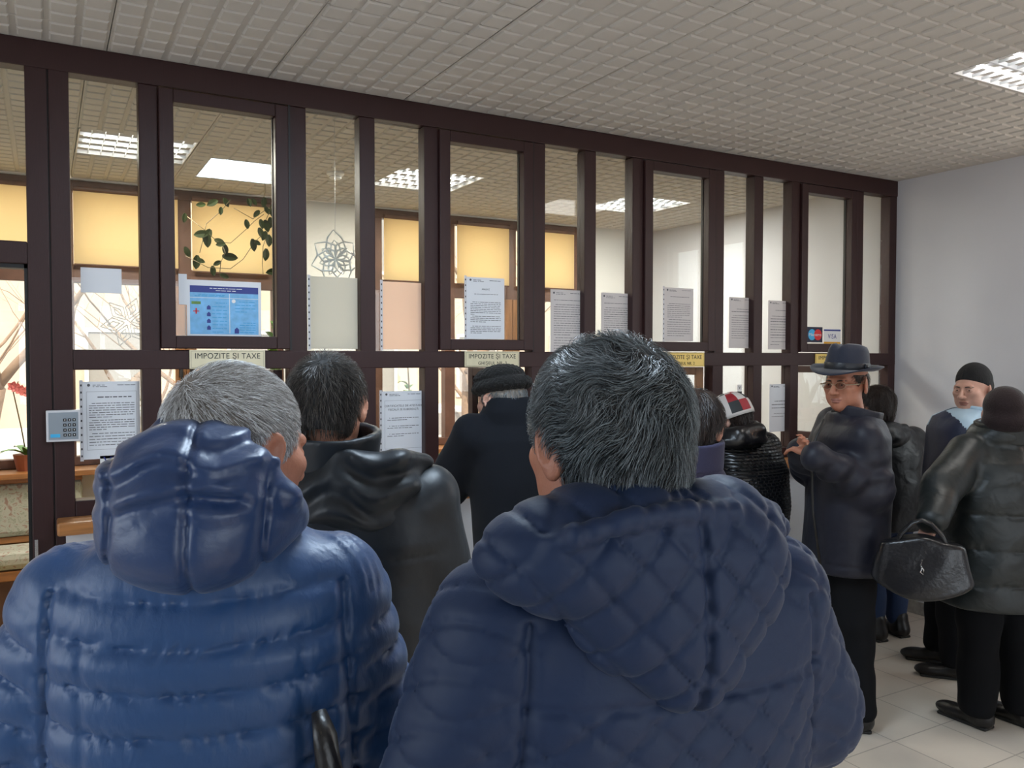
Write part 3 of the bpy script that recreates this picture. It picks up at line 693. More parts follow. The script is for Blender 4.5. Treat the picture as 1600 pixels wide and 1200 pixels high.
def std_body(r, skin_m, hc, hth, htilt, shz, neck, arms, hz, feet, hands=None, s=1., coarse=.008, fine=None, paint_hair=None, roll=0, lo=0.05, shw=.17, hfine=.005):
    """one continuous skin surface: head, neck, trunk, arms with hands, legs (mostly under the clothes)"""
    S = Sdf(); loc, R = head_parts(S, hc, math.radians(hth), math.radians(htilt), roll, s)
    S.add(cap(neck, loc(0, -.022, -.055), .056*s, .052*s), .025)
    nx, ny = neck[0], max(neck[1], -.01)
    S.add(loft([(hz-.08, 0, 0, .135, .095), (hz+.15, nx*.3, ny*.3, .12, .085), (shz-.17, nx*.7, ny*.7, .14, .09), (shz-.04, nx*.9, ny*.9, .14, .07), (shz+.02, nx, ny, .08, .05)]), .03)
    for i, (sh, el, wr) in enumerate(arms):
        S.add(cap(sh, el, .043, .036), .03); S.add(cap(el, wr, .036, .026), .02)
        hd = hands[i] if hands else None
        if hd: hand_parts(S, wr, hd[0], hd[1], hd[2], hd[3] if len(hd) > 3 else .6)
        else: hand_parts(S, wr, nrm(A_(*wr)-A_(*el)), (0, -.3, -1), 1 if i == 0 else -1)
    for i, (fx, fy) in enumerate(feet):
        sx = -1 if i == 0 else 1; kn = ((sx*.09+fx)/2, fy/2+.02, .50)
        S.add(cap((sx*.085, 0, hz-.05), kn, .072, .05), .03).add(cap(kn, (fx, fy, .12), .048, .034), .02).add(cap((fx, fy, .06), (fx, fy-.02, .12), .03, .034), .02)
    xs_ = [hc[0]-.15, hc[0]+.15]+[p[0]+e for a in arms for p in a for e in (-.1, .1)]+[f[0]+e for f in feet for e in (-.08, .08)]
    ys_ = [hc[1]-.15, hc[1]+.16]+[p[1]+e for a in arms for p in a for e in (-.12, .12)]+[f[1]+e for f in feet for e in (-.08, .08)]
    x0, x1 = min(xs_+[-.2])-.06, max(xs_+[.2])+.06; y0, y1 = min(ys_+[-.14])-.06, max(ys_+[.14])+.06
    hx = (hc[0]-.12*s, hc[0]+.12*s); hy = (hc[1]-.13*s, hc[1]+.14*s); hzr = (hc[2]-.14*s, hc[2]+.14*s)
    ax_ = axis((x0, hx[0], coarse), (hx[0], hx[1], hfine), (hx[1], x1, coarse)); ay_ = axis((y0, hy[0], coarse), (hy[0], hy[1], hfine), (hy[1], y1, coarse))
    az_ = axis((lo, hzr[0], coarse), (hzr[0], hzr[1], hfine))
    Ri = R.T; c0 = A_(*hc)
    def paint(C):
        q = (C-c0)@R/s; mi = np.zeros(len(C), int)
        lip = (np.abs(q[:, 0]) < .026-np.abs(q[:, 2]+.0635)*.9) & (q[:, 2] > -.075) & (q[:, 2] < -.0535) & (q[:, 1] > .085); mi[lip] = 1
        return mi
    o = sdf_obj('body', S, None, 0, [skin_m, M['lip']], r, paint=paint, axes=(ax_, ay_, az_))
    return o, loc, R, S
# ---------------------------------------------------------------- A: man in the blue puffer jacket, front left
M['pufA'] = cloth('blue_nylon', (.013, .056, .165), .46, .22, 16, .22, 75, sheen=.12, coat=.05, stretch=(1.6, 1.6, .7))
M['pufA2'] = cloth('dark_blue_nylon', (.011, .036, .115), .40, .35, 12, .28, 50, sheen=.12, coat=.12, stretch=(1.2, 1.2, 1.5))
def man_puffer():
    r, L = person(-.455, 1.24, 20, 'person in a hooded bright blue puffer jacket, front left, head turned right')
    hc = L(372, 700, 1.26); neck = (hc[0]*.45, hc[1]-.05, 1.43)
    arms = [((-.195, 0, 1.34), (-.285, .02, 1.07), (-.25, .16, .86)), ((.18, 0, 1.34), (.250, .03, 1.07), (.24, .18, .88))]
    feet = [(-.11, 0), (.11, .02)]
    body, loc, R, S = std_body(r, M['skin2'], hc, 44, 12, 1.40, neck, arms, .86, feet, coarse=.010, hfine=.0035, s=1.05)
    RW = rows(.060, .014, .2, .0034, 190); RA = rows(.062, .014, .1, .003, 150)
    J = Sdf().add(loft([(.70, 0, .01, .235, .15), (.95, 0, .01, .225, .155), (1.12, 0, 0, .235, .155), (1.27, 0, -.005, .235, .15), (1.345, 0, -.005, .215, .13), (1.40, 0, -.01, .165, .11), (1.45, 0, -.01, .105, .09), (1.50, 0, 0, .088, .085)], 2.5,
        disp=lambda P, x, y: RW(P[:, 2]+.02*np.cos(x*7), x, y)*np.clip((1.42-P[:, 2])/.08, 0, 1)+.004*fold(P, .8)))
    for i, (sh, el, wr) in enumerate(arms):
        sx = -1 if i == 0 else 1; Ls = .29; a0 = A_(*sh)
        dp = lambda P, t, q, Lq=.30: RA(t*Lq, q[:, 1]+q[:, 0], 0)+.004*fold(P, .9, 3)
        arm_chain(J, (sh[0]*1.0, sh[1], sh[2]-.015), el, wr, (.086, .076, .060), .028, dp)
    # seams down the back and round the armholes
    J.warp(lambda P: -.009*np.exp(-((np.abs(P[:, 0])-.205-.05*(1.2-P[:, 2]))/.006)**2)*(P[:, 2] < 1.36)-.005*np.exp(-((np.abs(P[:, 0])-.145)/.005)**2)*(P[:, 2] < 1.3)*(P[:, 1] < 0))
    j = sdf_obj('puffer_jacket', J, ((-.46, .46), (-.30, .36), (.66, 1.53)), .0058, M['pufA'], r)
    # the hood, lying back over the shoulders
    c = L(300, 792, 1.12)
    def hd(P):
        x = P[:, 0]-c[0]; z = P[:, 2]-c[2]
        s1 = np.exp(-((x-.004-.02*z)/.0055)**2)+np.exp(-((x+.098+.18*z*z*9)/.0055)**2)+np.exp(-((x-.098-.1*z)/.0055)**2)
        crease = z-(-.012+.05*np.cos((x-.01)*9)-.22*np.abs(x-.02)*.3)
        f1 = (.010*np.exp(-((crease)/.012)**2)-.010*np.exp(-((crease+.017)/.010)**2))*np.exp(-(x/.092)**4)
        fo = .0048*np.sin(z*105+16*np.abs(x)+1.5*np.sin(x*37))*np.exp(-((z-.055)/.05)**2)+.003*np.sin(z*190+30*np.abs(x)+2*np.sin(x*51))*np.clip(z/.1+.4, 0, 1)
        return -.008*s1+f1+fo+.004*fold(P, 1.2, 5)
    Hs = Sdf().add(ell(c+A_(0, .035, -.005), (.130, .10, .10))).add(ell(c+A_(-.01, .03, -.055), (.112, .098, .064)), .03).add(ell(c+A_(.0, .045, .045), (.118, .095, .07)), .04)
    Hs.add(ell(c+A_(.08, .09, -.028), (.062, .085, .045)), .04)
    Hs.warp(hd)
    for p0, p1 in ((L(212, 700, 1.20), L(262, 668, 1.19)), (L(262, 668, 1.19), L(330, 682, 1.155)), (L(330, 682, 1.155), L(400, 722, 1.135)), (L(400, 722, 1.135), L(452, 776, 1.15)), (L(452, 776, 1.15), L(462, 812, 1.22))):
        Hs.add(cap(p0, p1, .014), .016)
    Hs.sub(ell(hc+A_(0, 0, -.01), (.094, .108, .125)), .008).sub(cap(L(320, 735, 1.27), L(420, 700, 1.33), .085), .012).sub(cap(L(435, 700, 1.19), L(500, 735, 1.24), .042), .015)
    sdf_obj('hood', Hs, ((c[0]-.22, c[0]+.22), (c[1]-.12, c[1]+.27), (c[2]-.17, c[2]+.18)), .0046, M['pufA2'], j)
    # hair
    c0 = A_(*hc); q_ = lambda P: (P-c0)@R
    def reg(P):
        q = q_(P); x, y, z = np.abs(q[:, 0]), q[:, 1], q[:, 2]
        side = (y < .036+.25*z) & (z > -.075-.6*(y+.03)) & (z > -.092)
        top = (z > .055) & (y < .058+.55*(z-.118)+.02)
        ear = ((y+.012)**2/.027**2+(z+.004)**2/.04**2 < 1) & (x > .06)
        return (side | top) & ~ear
    wh = A_(-.01, -.082, .078)
    def comb(P):
        q = q_(P); v = q-wh; rad = v/(np.linalg.norm(v, axis=1)[:, None]+1e-6)
        d = rad*.9+A_(-.15, .55, 0)*(q[:, 2] > .02)[:, None]+A_(0, .1, -.9)*np.clip(.6-q[:, 2]*9, 0, 1)[:, None]
        return d@R.T
    Sc = Sdf(); head_parts(Sc, hc, math.radians(44), math.radians(12), 0, 1.0)
    bb = ((hc[0]-.13, hc[0]+.13), (hc[1]-.13, hc[1]+.13), (hc[2]-.12, hc[2]+.14))
    Sg = Sdf().add(ell(loc(0, -.015, .032), (.0803, .1013, .0908), R)).add(ell(loc(0, -.02, .02), (.0835, .0898, .0740), R), .02).add(ell(loc(0, -.045, -.03), (.061, .058, .068), R), .03)
    Sg2 = Sdf().add(Sg).warp(lambda P: .0022+.0009*np.sin(P[:, 0]*400+P[:, 2]*150)).cut(lambda P: np.where(reg(P), -1., 1.)*.004, .001)
    sdf_obj('scalp_hair', Sg2, bb, .004, M['hairA0'], r)
    hair_strands('hair', Sg, reg, comb, 15000, .034, .00042, M['hairA'], r, lift=.006, seed=3, jit=.20, bb=bb)
    # dark bag strap under the right arm
    bs = MB().tube([L(498, 1112, 1.10), L(508, 1150, 1.085), L(515, 1215, 1.08), L(518, 1300, 1.09)], [.010, .016, .019, .022], 14).build('shoulder_bag_strap', M['shoe'], None, smooth=True); bs.location = r.location; bs.rotation_euler = r.rotation_euler; T(bs, 'black leather bag strap hanging under the right arm of the bright blue puffer jacket', 'bag')
    legs_clothes(r, .86, feet, M['darktr']); [shoe(r, f[0], f[1], 0, M['shoe']) for f in feet]
M['hairA'] = hairmat('grey_hair', (.20, .19, .18), (.85, .88, .90), .4); M['hairA0'] = mat('grey_scalp_hair', (.17, .15, .13), .8, var=.3, vscale=60)
M['hairB'] = hairmat('dark_grey_hair', (.008, .010, .012), (.22, .26, .28), .36); M['hairB0'] = mat('dark_scalp_hair', (.022, .022, .022), .8)
M['hairC'] = hairmat('dark_brown_hair', (.012, .009, .007), (.10, .09, .08), .42)
M['hairG'] = hairmat('brown_black_hair', (.010, .006, .005), (.03, .016, .012), .45)
M['darktr'] = cloth('dark_trousers', (.006, .0065, .008), .9, .4, 8, .2, 80, stretch=(1, 1, .4), spec=.15)
man_puffer()
# ---------------------------------------------------------------- B: man in the navy quilted jacket, front centre
M['quiB'] = cloth('navy_quilted_cloth', (.0065, .0195, .060), .6, .3, 10, .2, 70, sheen=.06, spec=.35)
def man_quilted():
    r, L = person(.180, 1.10, 10, 'person in a navy diamond quilted jacket with hood, nearest at the centre, back turned')
    hc = L(944, 690, 1.06); neck = (hc[0]*.6+.0, hc[1]-.035, 1.42)
    arms = [((-.20, 0, 1.35), (-.30, .03, 1.08), (-.25, .16, .86)), ((.19, 0, 1.35), (.270, .02, 1.17), (.16, .26, 1.10))]
    feet = [(-.11, 0), (.11, .02)]
    body, loc, R, S = std_body(r, M['skin2'], hc, -10, 8, 1.40, neck, arms, .88, feet, coarse=.010, hfine=.0035, s=1.05)
    def dia(u, v, per=.050, w=.0042):
        a = (u*.62+v*.78)/per; b_ = (u*.62-v*.78)/per
        da = np.abs(a-np.round(a))*per; db = np.abs(b_-np.round(b_))*per
        return -.0042*(np.exp(-(da/w)**2)+np.exp(-(db/w)**2))+.0022*np.clip(np.minimum(da, db)/.02, 0, 1)**.6
    def quilt(P, x, y):
        low = 1/(1+np.exp(-(1.275+.02*x-P[:, 2])/.004)); seam = np.exp(-((P[:, 2]-1.275-.02*x)/.005)**2)
        return dia(x*1.1+y*.4, P[:, 2])*low-.007*seam+.004*fold(P, .8, 1)
    J = Sdf().add(loft([(.66, 0, .01, .25, .15), (.9, 0, .01, .235, .15), (1.10, 0, 0, .235, .145), (1.27, 0, -.005, .235, .135), (1.34, 0, -.005, .22, .12), (1.40, 0, -.005, .175, .105), (1.44, neck[0]*.6, -.01, .125, .10), (1.475, neck[0], .0, .095, .09)], 2.5, disp=quilt))
    for i, (sh, el, wr) in enumerate(arms):
        dp = lambda P, t, q, e=el: dia((q[:, 0]+q[:, 1])*.9, P[:, 2])*.9+.007*fold(P, 1.1, 4+e[0])
        arm_chain(J, (sh[0], sh[1], sh[2]-.015), el, wr, (.094, .082, .065), .028, dp)
    J.warp(lambda P: -.009*np.exp(-((np.abs(P[:, 0])-.205-.06*(1.25-P[:, 2]))/.006)**2)*(P[:, 2] < 1.37))
    j = sdf_obj('quilted_jacket', J, ((-.48, .50), (-.32, .34), (.62, 1.49)), .0058, M['quiB'], r)
    # stand collar
    Cn = A_(neck[0], neck[1]+.012, 1.44); tl = rotm(.16, .13, 0)
    def col(P):
        q = (P-Cn)@tl; rr = np.sqrt(q[:, 0]**2+(q[:, 1]*.93)**2); R0 = .092-.07*q[:, 2]+.002*np.sin(np.arctan2(q[:, 1], q[:, 0])*5); d = np.abs(rr-R0)-.008-.004*np.exp(-((q[:, 2]-.088)/.012)**2)
        return smax(d, np.abs(q[:, 2]-.04)-.052, .008)
    Cs = Sdf().add(col).warp(lambda P: .0028*fold(P, 1.7, 2))
    sdf_obj('collar', Cs, ((Cn[0]-.16, Cn[0]+.16), (Cn[1]-.16, Cn[1]+.16), (1.36, 1.60)), .0048, M['quiB'], j)
    # hood hanging down the back, quilted in diamonds with a centre seam
    def ext(pl, y, t): return [(p, y, t) for p in pl]
    rim = [L(786, 868, .98), L(838, 862, .90), L(900, 838, .875), L(985, 812, .885), L(1070, 800, .92), L(1140, 800, .965), L(1200, 800, 1.04), L(1222, 826, 1.12)]
    c = L(1022, 925, .925)
    def hq(P):
        x = P[:, 0]-c[0]; z = P[:, 2]-c[2]
        xs_ = x-.055-.18*(-z)*.25; seam = np.exp(-((xs_+.0)/.006)**2)
        return dia(np.abs(xs_)*1.25+.02, z*.9, .050, .0042)-.009*seam+.003*fold(P, 1.1, 3)
    Hs = Sdf().add(ell(c+A_(.005, .065, .035), (.195, .095, .085))).add(ell(c+A_(.045, .05, -.035), (.125, .082, .095)), .03).add(ell(c+A_(.065, .045, -.10), (.062, .06, .058)), .035)
    Hs.add(ell(c+A_(.14, .09, .01), (.075, .10, .10)), .035)
    Hs.warp(hq)
    for a, b_ in zip(rim, rim[1:]): Hs.add(cap(a, b_, .0125, None, lambda P, t, q: .0015*np.sin(P[:, 0]*260)), .009)
    nb = (A_(*rim[2])+A_(*rim[5]))/2
    Hs.sub(ell((neck[0]+.0, neck[1]+.04, c[2]+.165), (.16, .12, .07)), .012)
    sdf_obj('hood', Hs, ((c[0]-.28, c[0]+.28), (c[1]-.13, c[1]+.24), (c[2]-.20, c[2]+.17)), .0048, M['quiB'], j)
    # hair: short, thick, brushed back from a crown
    c0 = A_(*hc); q_ = lambda P: (P-c0)@R
    def reg(P):
        q = q_(P); x, y, z = np.abs(q[:, 0]), q[:, 1], q[:, 2]
        side = (y < .040+.3*z) & (z > -.085-.8*np.maximum(y+.02, -.02)) & (z > -.105)
        top = (z > .055) & (y < .085)
        ear = ((y+.012)**2/.026**2+(z+.008)**2/.040**2 < 1) & (x > .06)
        return (side | top) & ~ear
    wh = A_(.012, -.075, .082)
    def comb(P):
        q = q_(P); v = q-wh; rad = v/(np.linalg.norm(v, axis=1)[:, None]+1e-6); sw = np.cross(rad, A_(0, -.5, .8))
        d = rad*.9+sw*.45+A_(0, 0, -.8)*np.clip(.5-q[:, 2]*8, 0, 1)[:, None]
        return d@R.T+.45*np.stack([np.sin(q[:, 2]*70+q[:, 0]*60+q[:, 1]*40), np.cos(q[:, 0]*75+q[:, 2]*50), np.sin(q[:, 1]*80-q[:, 0]*60)], 1)
    Sg = Sdf().add(ell(loc(0, -.015, .034), (.083, .104, .093), R)).add(ell(loc(0, -.02, .02), (.086, .092, .077), R), .02).add(ell(loc(0, -.048, -.037), (.066, .058, .072), R), .03)
    bb = ((hc[0]-.14, hc[0]+.14), (hc[1]-.14, hc[1]+.14), (hc[2]-.14, hc[2]+.15))
    Sg2 = Sdf().add(Sg).warp(lambda P: .004+.0015*np.sin(P[:, 0]*300+P[:, 2]*150)).cut(lambda P: np.where(reg(P), -1., 1.)*.004, .001)
    sdf_obj('scalp_hair', Sg2, bb, .004, M['hairB0'], r)
    hair_strands('hair', Sg, reg, comb, 24000, .046, .00040, M['hairB'], r, lift=.011, seed=5, jit=.17, bb=bb)
    legs_clothes(r, .88, feet, M['darktr']); [shoe(r, f[0], f[1], 0, M['shoe']) for f in feet]
man_quilted()
# ---------------------------------------------------------------- everyone further back
def hair_simple(r, loc, R, hc, s, m, m0, reg, wh, L_, N, seed, lift=.006, w_=.0008, low=.065, grow=1.0, bun=None):
    c0 = A_(*hc); q_ = lambda P: (P-c0)@R/s
    g = grow*s
    Sg = Sdf().add(ell(loc(0, -.015, .034), A_(.079, .099, .089)*g, R)).add(ell(loc(0, -.02, .02), A_(.082, .088, .073)*g, R), .02).add(ell(loc(0, -.045, -.03), A_(.064, .058, low)*g, R), .03)
    if bun: Sg.add(ell(loc(*bun[0]), A_(*bun[1])*s, R), .03)
    bb = ((hc[0]-.15, hc[0]+.15), (hc[1]-.15, hc[1]+.15), (hc[2]-.20, hc[2]+.15))
    Sg2 = Sdf().add(Sg).warp(lambda P: .002+.0012*np.sin(P[:, 0]*300+P[:, 2]*130)).cut(lambda P: np.where(reg(q_(P)), -1., 1.)*.004, .001)
    o = sdf_obj('hair', Sg2, bb, .0055, m0, r)
    def comb(P):
        q = q_(P); v = q-A_(*wh); rad = v/(np.linalg.norm(v, axis=1)[:, None]+1e-6)
        return (rad+A_(0, 0, -.8)*np.clip(.5-q[:, 2]*8, 0, 1)[:, None])@R.T
    if N: hair_strands('hair_strands', Sg, lambda P: reg(q_(P)), comb, N, L_, w_, m, o, lift=lift, seed=seed, jit=.25, bb=bb)
    return o
def short_reg(q):
    x, y, z = np.abs(q[:, 0]), q[:, 1], q[:, 2]
    ear = ((y+.012)**2/.026**2+(z+.004)**2/.040**2 < 1) & (x > .06)
    return (((y < .036+.3*z) & (z > -.08-.7*np.maximum(y+.02, -.03)) & (z > -.10)) | ((z > .055) & (y < .08))) & ~ear
def jacket(name, r, m, secs, arms, rads, step=.009, disp=None, adisp=None, n=2.5, extra=None, k=.028, step_k=1, bx=.2):
    J = Sdf().add(loft(secs, n, disp=disp))
    for i, (sh, el, wr) in enumerate(arms): arm_chain(J, sh, el, wr, rads, k, adisp)
    if extra: extra(J)
    xs_ = [p[0] for a in arms for p in a]; ys_ = [p[1] for a in arms for p in a]; zs = [p[2] for a in arms for p in a]
    aa = max(s_[3] for s_ in secs)+.04
    return sdf_obj(name, J, ((min(xs_+[-aa+.1])-.12, max(xs_+[aa-.1])+.12), (min(ys_+[-.2])-.13, max(ys_+[.2])+.13), (min(secs[0][0], min(zs)-.08)-.03, secs[-1][0]+.05)), step, m, r)
def collar(name, r, m, c, R0, h, tilt=(0, 0), flare=0, step=.006, th=.007, open_=None, sy=.95):
    C = A_(*c); tl = rotm(tilt[0], tilt[1], 0)
    def f(P):
        q = (P-C)@tl; rr = np.sqrt(q[:, 0]**2+(q[:, 1]/sy)**2); d = np.abs(rr-(R0+flare*q[:, 2]))-th
        d = smax(d, np.abs(q[:, 2]-h/2)-h/2, .006)
        if open_: d = smax(d, open_-np.abs(np.arctan2(q[:, 0], q[:, 1]))*R0, .006)
        return d
    S = Sdf().add(f).warp(lambda P: .003*fold(P, 1.5, 1)); e = R0+abs(flare)*h+.05
    return sdf_obj(name, S, ((C[0]-e, C[0]+e), (C[1]-e, C[1]+e), (C[2]-.06, C[2]+h+.06)), step, m, r)
M['blkC'] = cloth('black_shell_cloth', (.009, .013, .018), .45, .5, 8, .2, 45, sheen=.05, spec=.4)
M['coatD'] = cloth('black_wool_coat', (.005, .0065, .010), .9, .3, 6, .2, 160, sheen=.04, spec=.2)
M['furhat'] = cloth('black_fur', (.004, .004, .004), .95, .9, 90, .9, 220, sheen=.05)
M['navyE'] = cloth('purple_navy_fleece', (.022, .021, .055), .85, .3, 8, .3, 150, sheen=.08)
M['parkaG'] = cloth('dark_parka', (.0085, .0095, .019), .5, .6, 9, .2, 60, sheen=.06, spec=.35)
M['parkaGi'] = cloth('black_lining', (.006, .006, .008), .8, .3, 9, .2, 60)
M['felt'] = cloth('navy_felt', (.010, .014, .030), .8, .1, 9, .2, 180, sheen=.25)
M['felts'] = mat('hat_ribbon', (.006, .008, .013), .45)
M['jeans'] = cloth('blue_jeans', (.010, .028, .085), .8, .4, 9, .3, 150)
M['blkH'] = cloth('black_padded_cloth', (.006, .006, .0075), .42, .8, 11, .3, 50, coat=.1)
M['navyI'] = cloth('navy_ski_cloth', (.008, .015, .045), .6, .4, 9, .2, 60)
M['lblueI'] = cloth('light_blue_ski_cloth', (.36, .50, .62), .6, .3, 9, .2, 60)
M['knit'] = cloth('black_knit', (.006, .006, .007), .95, .1, 9, .9, 130, stretch=(1, 1, .25))
M['cherry'] = cloth('dark_cherry_knit', (.009, .002, .003), .9, .2, 9, .7, 150, sheen=.1)
M['coatJ'] = cloth('black_puffer_cloth', (.0045, .0085, .0095), .5, .7, 12, .3, 50, coat=.15)
M['leather'] = mat('black_leather', (.006, .006, .008), .30, bump=.2, bscale=60, coat=.1)
def woven():
    m, n, b = nt('woven_leather'); b.inputs['Base Color'].default_value = (.006, .007, .009, 1); b.inputs['Roughness'].default_value = .26
    tc = n.nodes.new('ShaderNodeTexCoord'); sp = n.nodes.new('ShaderNodeSeparateXYZ'); ad = n.nodes.new('ShaderNodeMath'); ad.operation = 'MULTIPLY_ADD'; ad.inputs[1].default_value = .8; cb = n.nodes.new('ShaderNodeCombineXYZ')
    n.links.new(tc.outputs['Object'], sp.inputs[0]); n.links.new(sp.outputs['Y'], ad.inputs[0]); n.links.new(sp.outputs['X'], ad.inputs[2]); n.links.new(ad.outputs[0], cb.inputs[0]); n.links.new(sp.outputs['Z'], cb.inputs[1])
    br = n.nodes.new('ShaderNodeTexBrick'); br.inputs['Scale'].default_value = 1; br.inputs['Brick Width'].default_value = .030; br.inputs['Row Height'].default_value = .015; br.inputs['Mortar Size'].default_value = .0032; br.inputs['Mortar Smooth'].default_value = 1
    bp = n.nodes.new('ShaderNodeBump'); bp.inputs['Strength'].default_value = 1; bp.inputs['Distance'].default_value = .006; bp.invert = True
    n.links.new(cb.outputs[0], br.inputs[0]); n.links.new(br.outputs['Fac'], bp.inputs['Height']); n.links.new(bp.outputs[0], b.inputs['Normal']); return m
M['woven'] = woven()
M['gold'] = mat('spectacle_metal', (.5, .42, .3), .3, metal=.8); M['lens'] = glass('lens', tint=(.58, .54, .52))
# C: short dark hair, black shell jacket with hood
def man_black_jacket():
    r, L = person(-.385, 1.98, 22, 'person in a black hooded shell jacket, back turned, right behind the blue puffer')
    hc = L(513, 633, 1.99); neck = (hc[0]*.6, hc[1]-.045, 1.41)
    arms = [((-.18, 0, 1.34), (-.25, .03, 1.06), (-.20, .22, .95)), ((.175, 0, 1.33), (.228, .02, 1.05), (.205, .14, .82))]
    feet = [(-.11, 0), (.11, .02)]
    body, loc, R, S = std_body(r, M['skin'], hc, 10, 5, 1.39, neck, arms, .88, feet)
    hair_simple(r, loc, R, hc, 1.0, M['hairC'], M['hairB0'], short_reg, (0, -.07, .085), .036, 7000, 11, lift=.010, w_=.0006)
    seam = lambda P, x, y: .008*fold(P, .8, 2)-.004*np.exp(-((P[:, 2]-1.22)/.005)**2)
    j = jacket('shell_jacket', r, M['blkC'], [(.76, 0, 0, .215, .15), (1.0, 0, 0, .205, .145), (1.25, 0, 0, .215, .14), (1.33, 0, 0, .20, .125), (1.39, 0, 0, .155, .11), (1.44, neck[0], neck[1]*.7, .095, .09)], arms, (.088, .078, .058), .0075, seam, lambda P, t, q: .008*fold(P, 1.1, 3))
    collar('collar', j, M['blkC'], (neck[0], neck[1]+.005, 1.425), .088, .085, (.15, 0), .10, th=.009)
    c = L(548, 765, 1.86)
    Hs = Sdf().add(ell(c+A_(0, .06, -.01), (.155, .085, .085))).add(ell(c+A_(.0, .05, -.06), (.10, .07, .055)), .04).add(cap(c+A_(-.14, .10, .06), c+A_(-.03, .015, .055), .028), .02).add(cap(c+A_(-.03, .015, .055), c+A_(.10, .03, .055), .028), .02).add(cap(c+A_(.10, .03, .055), c+A_(.155, .12, .03), .03), .02)
    Hs.warp(lambda P: .007*np.sin((P[:, 2]-c[2])*85+22*np.abs(P[:, 0]-c[0])+2*np.sin(P[:, 0]*30))+.005*fold(P, 1.3, 4)); Hs.sub(ell((neck[0], neck[1]+.02, 1.47), (.105, .10, .085)), .012)
    sdf_obj('hood', Hs, ((c[0]-.22, c[0]+.22), (c[1]-.10, c[1]+.22), (c[2]-.15, c[2]+.13)), .0065, M['blkC'], j)
    legs_clothes(r, .88, feet, M['darktr']); [shoe(r, f[0], f[1], 0, M['shoe']) for f in feet]
man_black_jacket()
# D: black fur hat, long black coat, leaning on the counter
def man_fur_hat():
    r, L = person(.02, 3.32, 6, 'person in a black fur hat and long black coat leaning on the counter')
    hc = L(783, 625, 3.33); neck = (hc[0]*.7, hc[1]-.05, 1.42)
    arms = [((-.185, 0, 1.37), (-.24, .16, 1.16), (-.12, .42, 1.13)), ((.185, 0, 1.37), (.24, .16, 1.16), (.12, .42, 1.13))]
    feet = [(-.11, .0), (.11, .02)]
    body, loc, R, S = std_body(r, M['skinp'], hc, -22, 12, 1.42, neck, arms, .9, feet)
    hair_simple(r, loc, R, hc, 1.0, M['hairB'], M['hairA0'], lambda q: short_reg(q) & (q[:, 2] < .03), (0, -.07, .085), .03, 1500, 12, w_=.0008)
    jacket('wool_coat', r, M['coatD'], [(.42, 0.02, 0, .21, .19), (.9, 0.02, .0, .19, .175), (1.2, 0.01, 0, .205, .16), (1.36, 0, .0, .21, .135), (1.42, 0, .0, .155, .11), (1.47, neck[0], neck[1]*.6, .11, .095), (1.53, neck[0], neck[1]*.8+.01, .085, .08)], arms, (.092, .085, .065), .009, lambda P, x, y: .006*fold(P, .7, 3)-.004*np.exp(-(x/.004)**2)*(P[:, 2] < 1.0)*(y < 0), lambda P, t, q: .006*fold(P, 1, 3))
    Hh = Sdf().add(ell(loc(0, -.005, .085), (.098, .118, .058), R)).add(ell(loc(0, -.01, .055), (.110, .132, .040), R), .012).add(ell(loc(0, -.07, .055), (.095, .07, .036), R), .02).warp(lambda P: .003*np.sin(P[:, 0]*260)*np.sin(P[:, 2]*240+P[:, 1]*200)-.006*np.exp(-(((P-A_(*hc))@R)[:, 2]-.085)**2/.00004))
    sdf_obj('fur_hat', Hh, ((hc[0]-.16, hc[0]+.16), (hc[1]-.17, hc[1]+.17), (hc[2]-.02, hc[2]+.2)), .0055, M['furhat'], r)
    legs_clothes(r, .9, feet, M['darktr']); [shoe(r, f[0], f[1], 0, M['shoe']) for f in feet]
man_fur_hat()
# E: brown hair, purple-navy fleece
def woman_navy():
    r, L = person(.57, 2.62, 40, 'person in a purple navy high collared jacket, mostly hidden behind the quilted jacket')
    hc = L(1086, 669, 2.62); neck = (hc[0], hc[1]-.04, 1.33)
    arms = [((-.15, 0, 1.21), (-.21, .03, .96), (-.18, .20, .92)), ((.15, 0, 1.21), (.21, .03, .96), (.18, .20, .92))]
    feet = [(-.10, 0), (.10, .02)]
    body, loc, R, S = std_body(r, M['skin'], hc, 24, 8, 1.30, neck, arms, .82, feet, s=.97)
    hair_simple(r, loc, R, hc, .97, M['hairG'], M['hairG'], lambda q: (q[:, 1] < .045+.3*q[:, 2]) & (q[:, 2] > -.11) & ~((q[:, 1] > .0) & (q[:, 2] < -.05)), (0, -.03, .11), .05, 4000, 13, lift=.010, w_=.0008, low=.085, grow=1.06)
    j = jacket('fleece_jacket', r, M['navyE'], [(.72, 0, 0, .225, .15), (1.1, 0, 0, .20, .14), (1.2, 0, 0, .19, .125), (1.28, 0, 0, .13, .10), (1.35, neck[0], neck[1]*.7, .08, .08)], arms, (.068, .066, .055), .010, lambda P, x, y: .005*fold(P, .8), lambda P, t, q: .005*fold(P, 1, 3))
    collar('collar', j, M['navyE'], (neck[0], neck[1]+.005, 1.335), .078, .09, (.1, 0), .03, th=.008)
    legs_clothes(r, .82, feet, M['darktr']); [shoe(r, f[0], f[1], 0, M['shoe'], .25) for f in feet]
woman_navy()
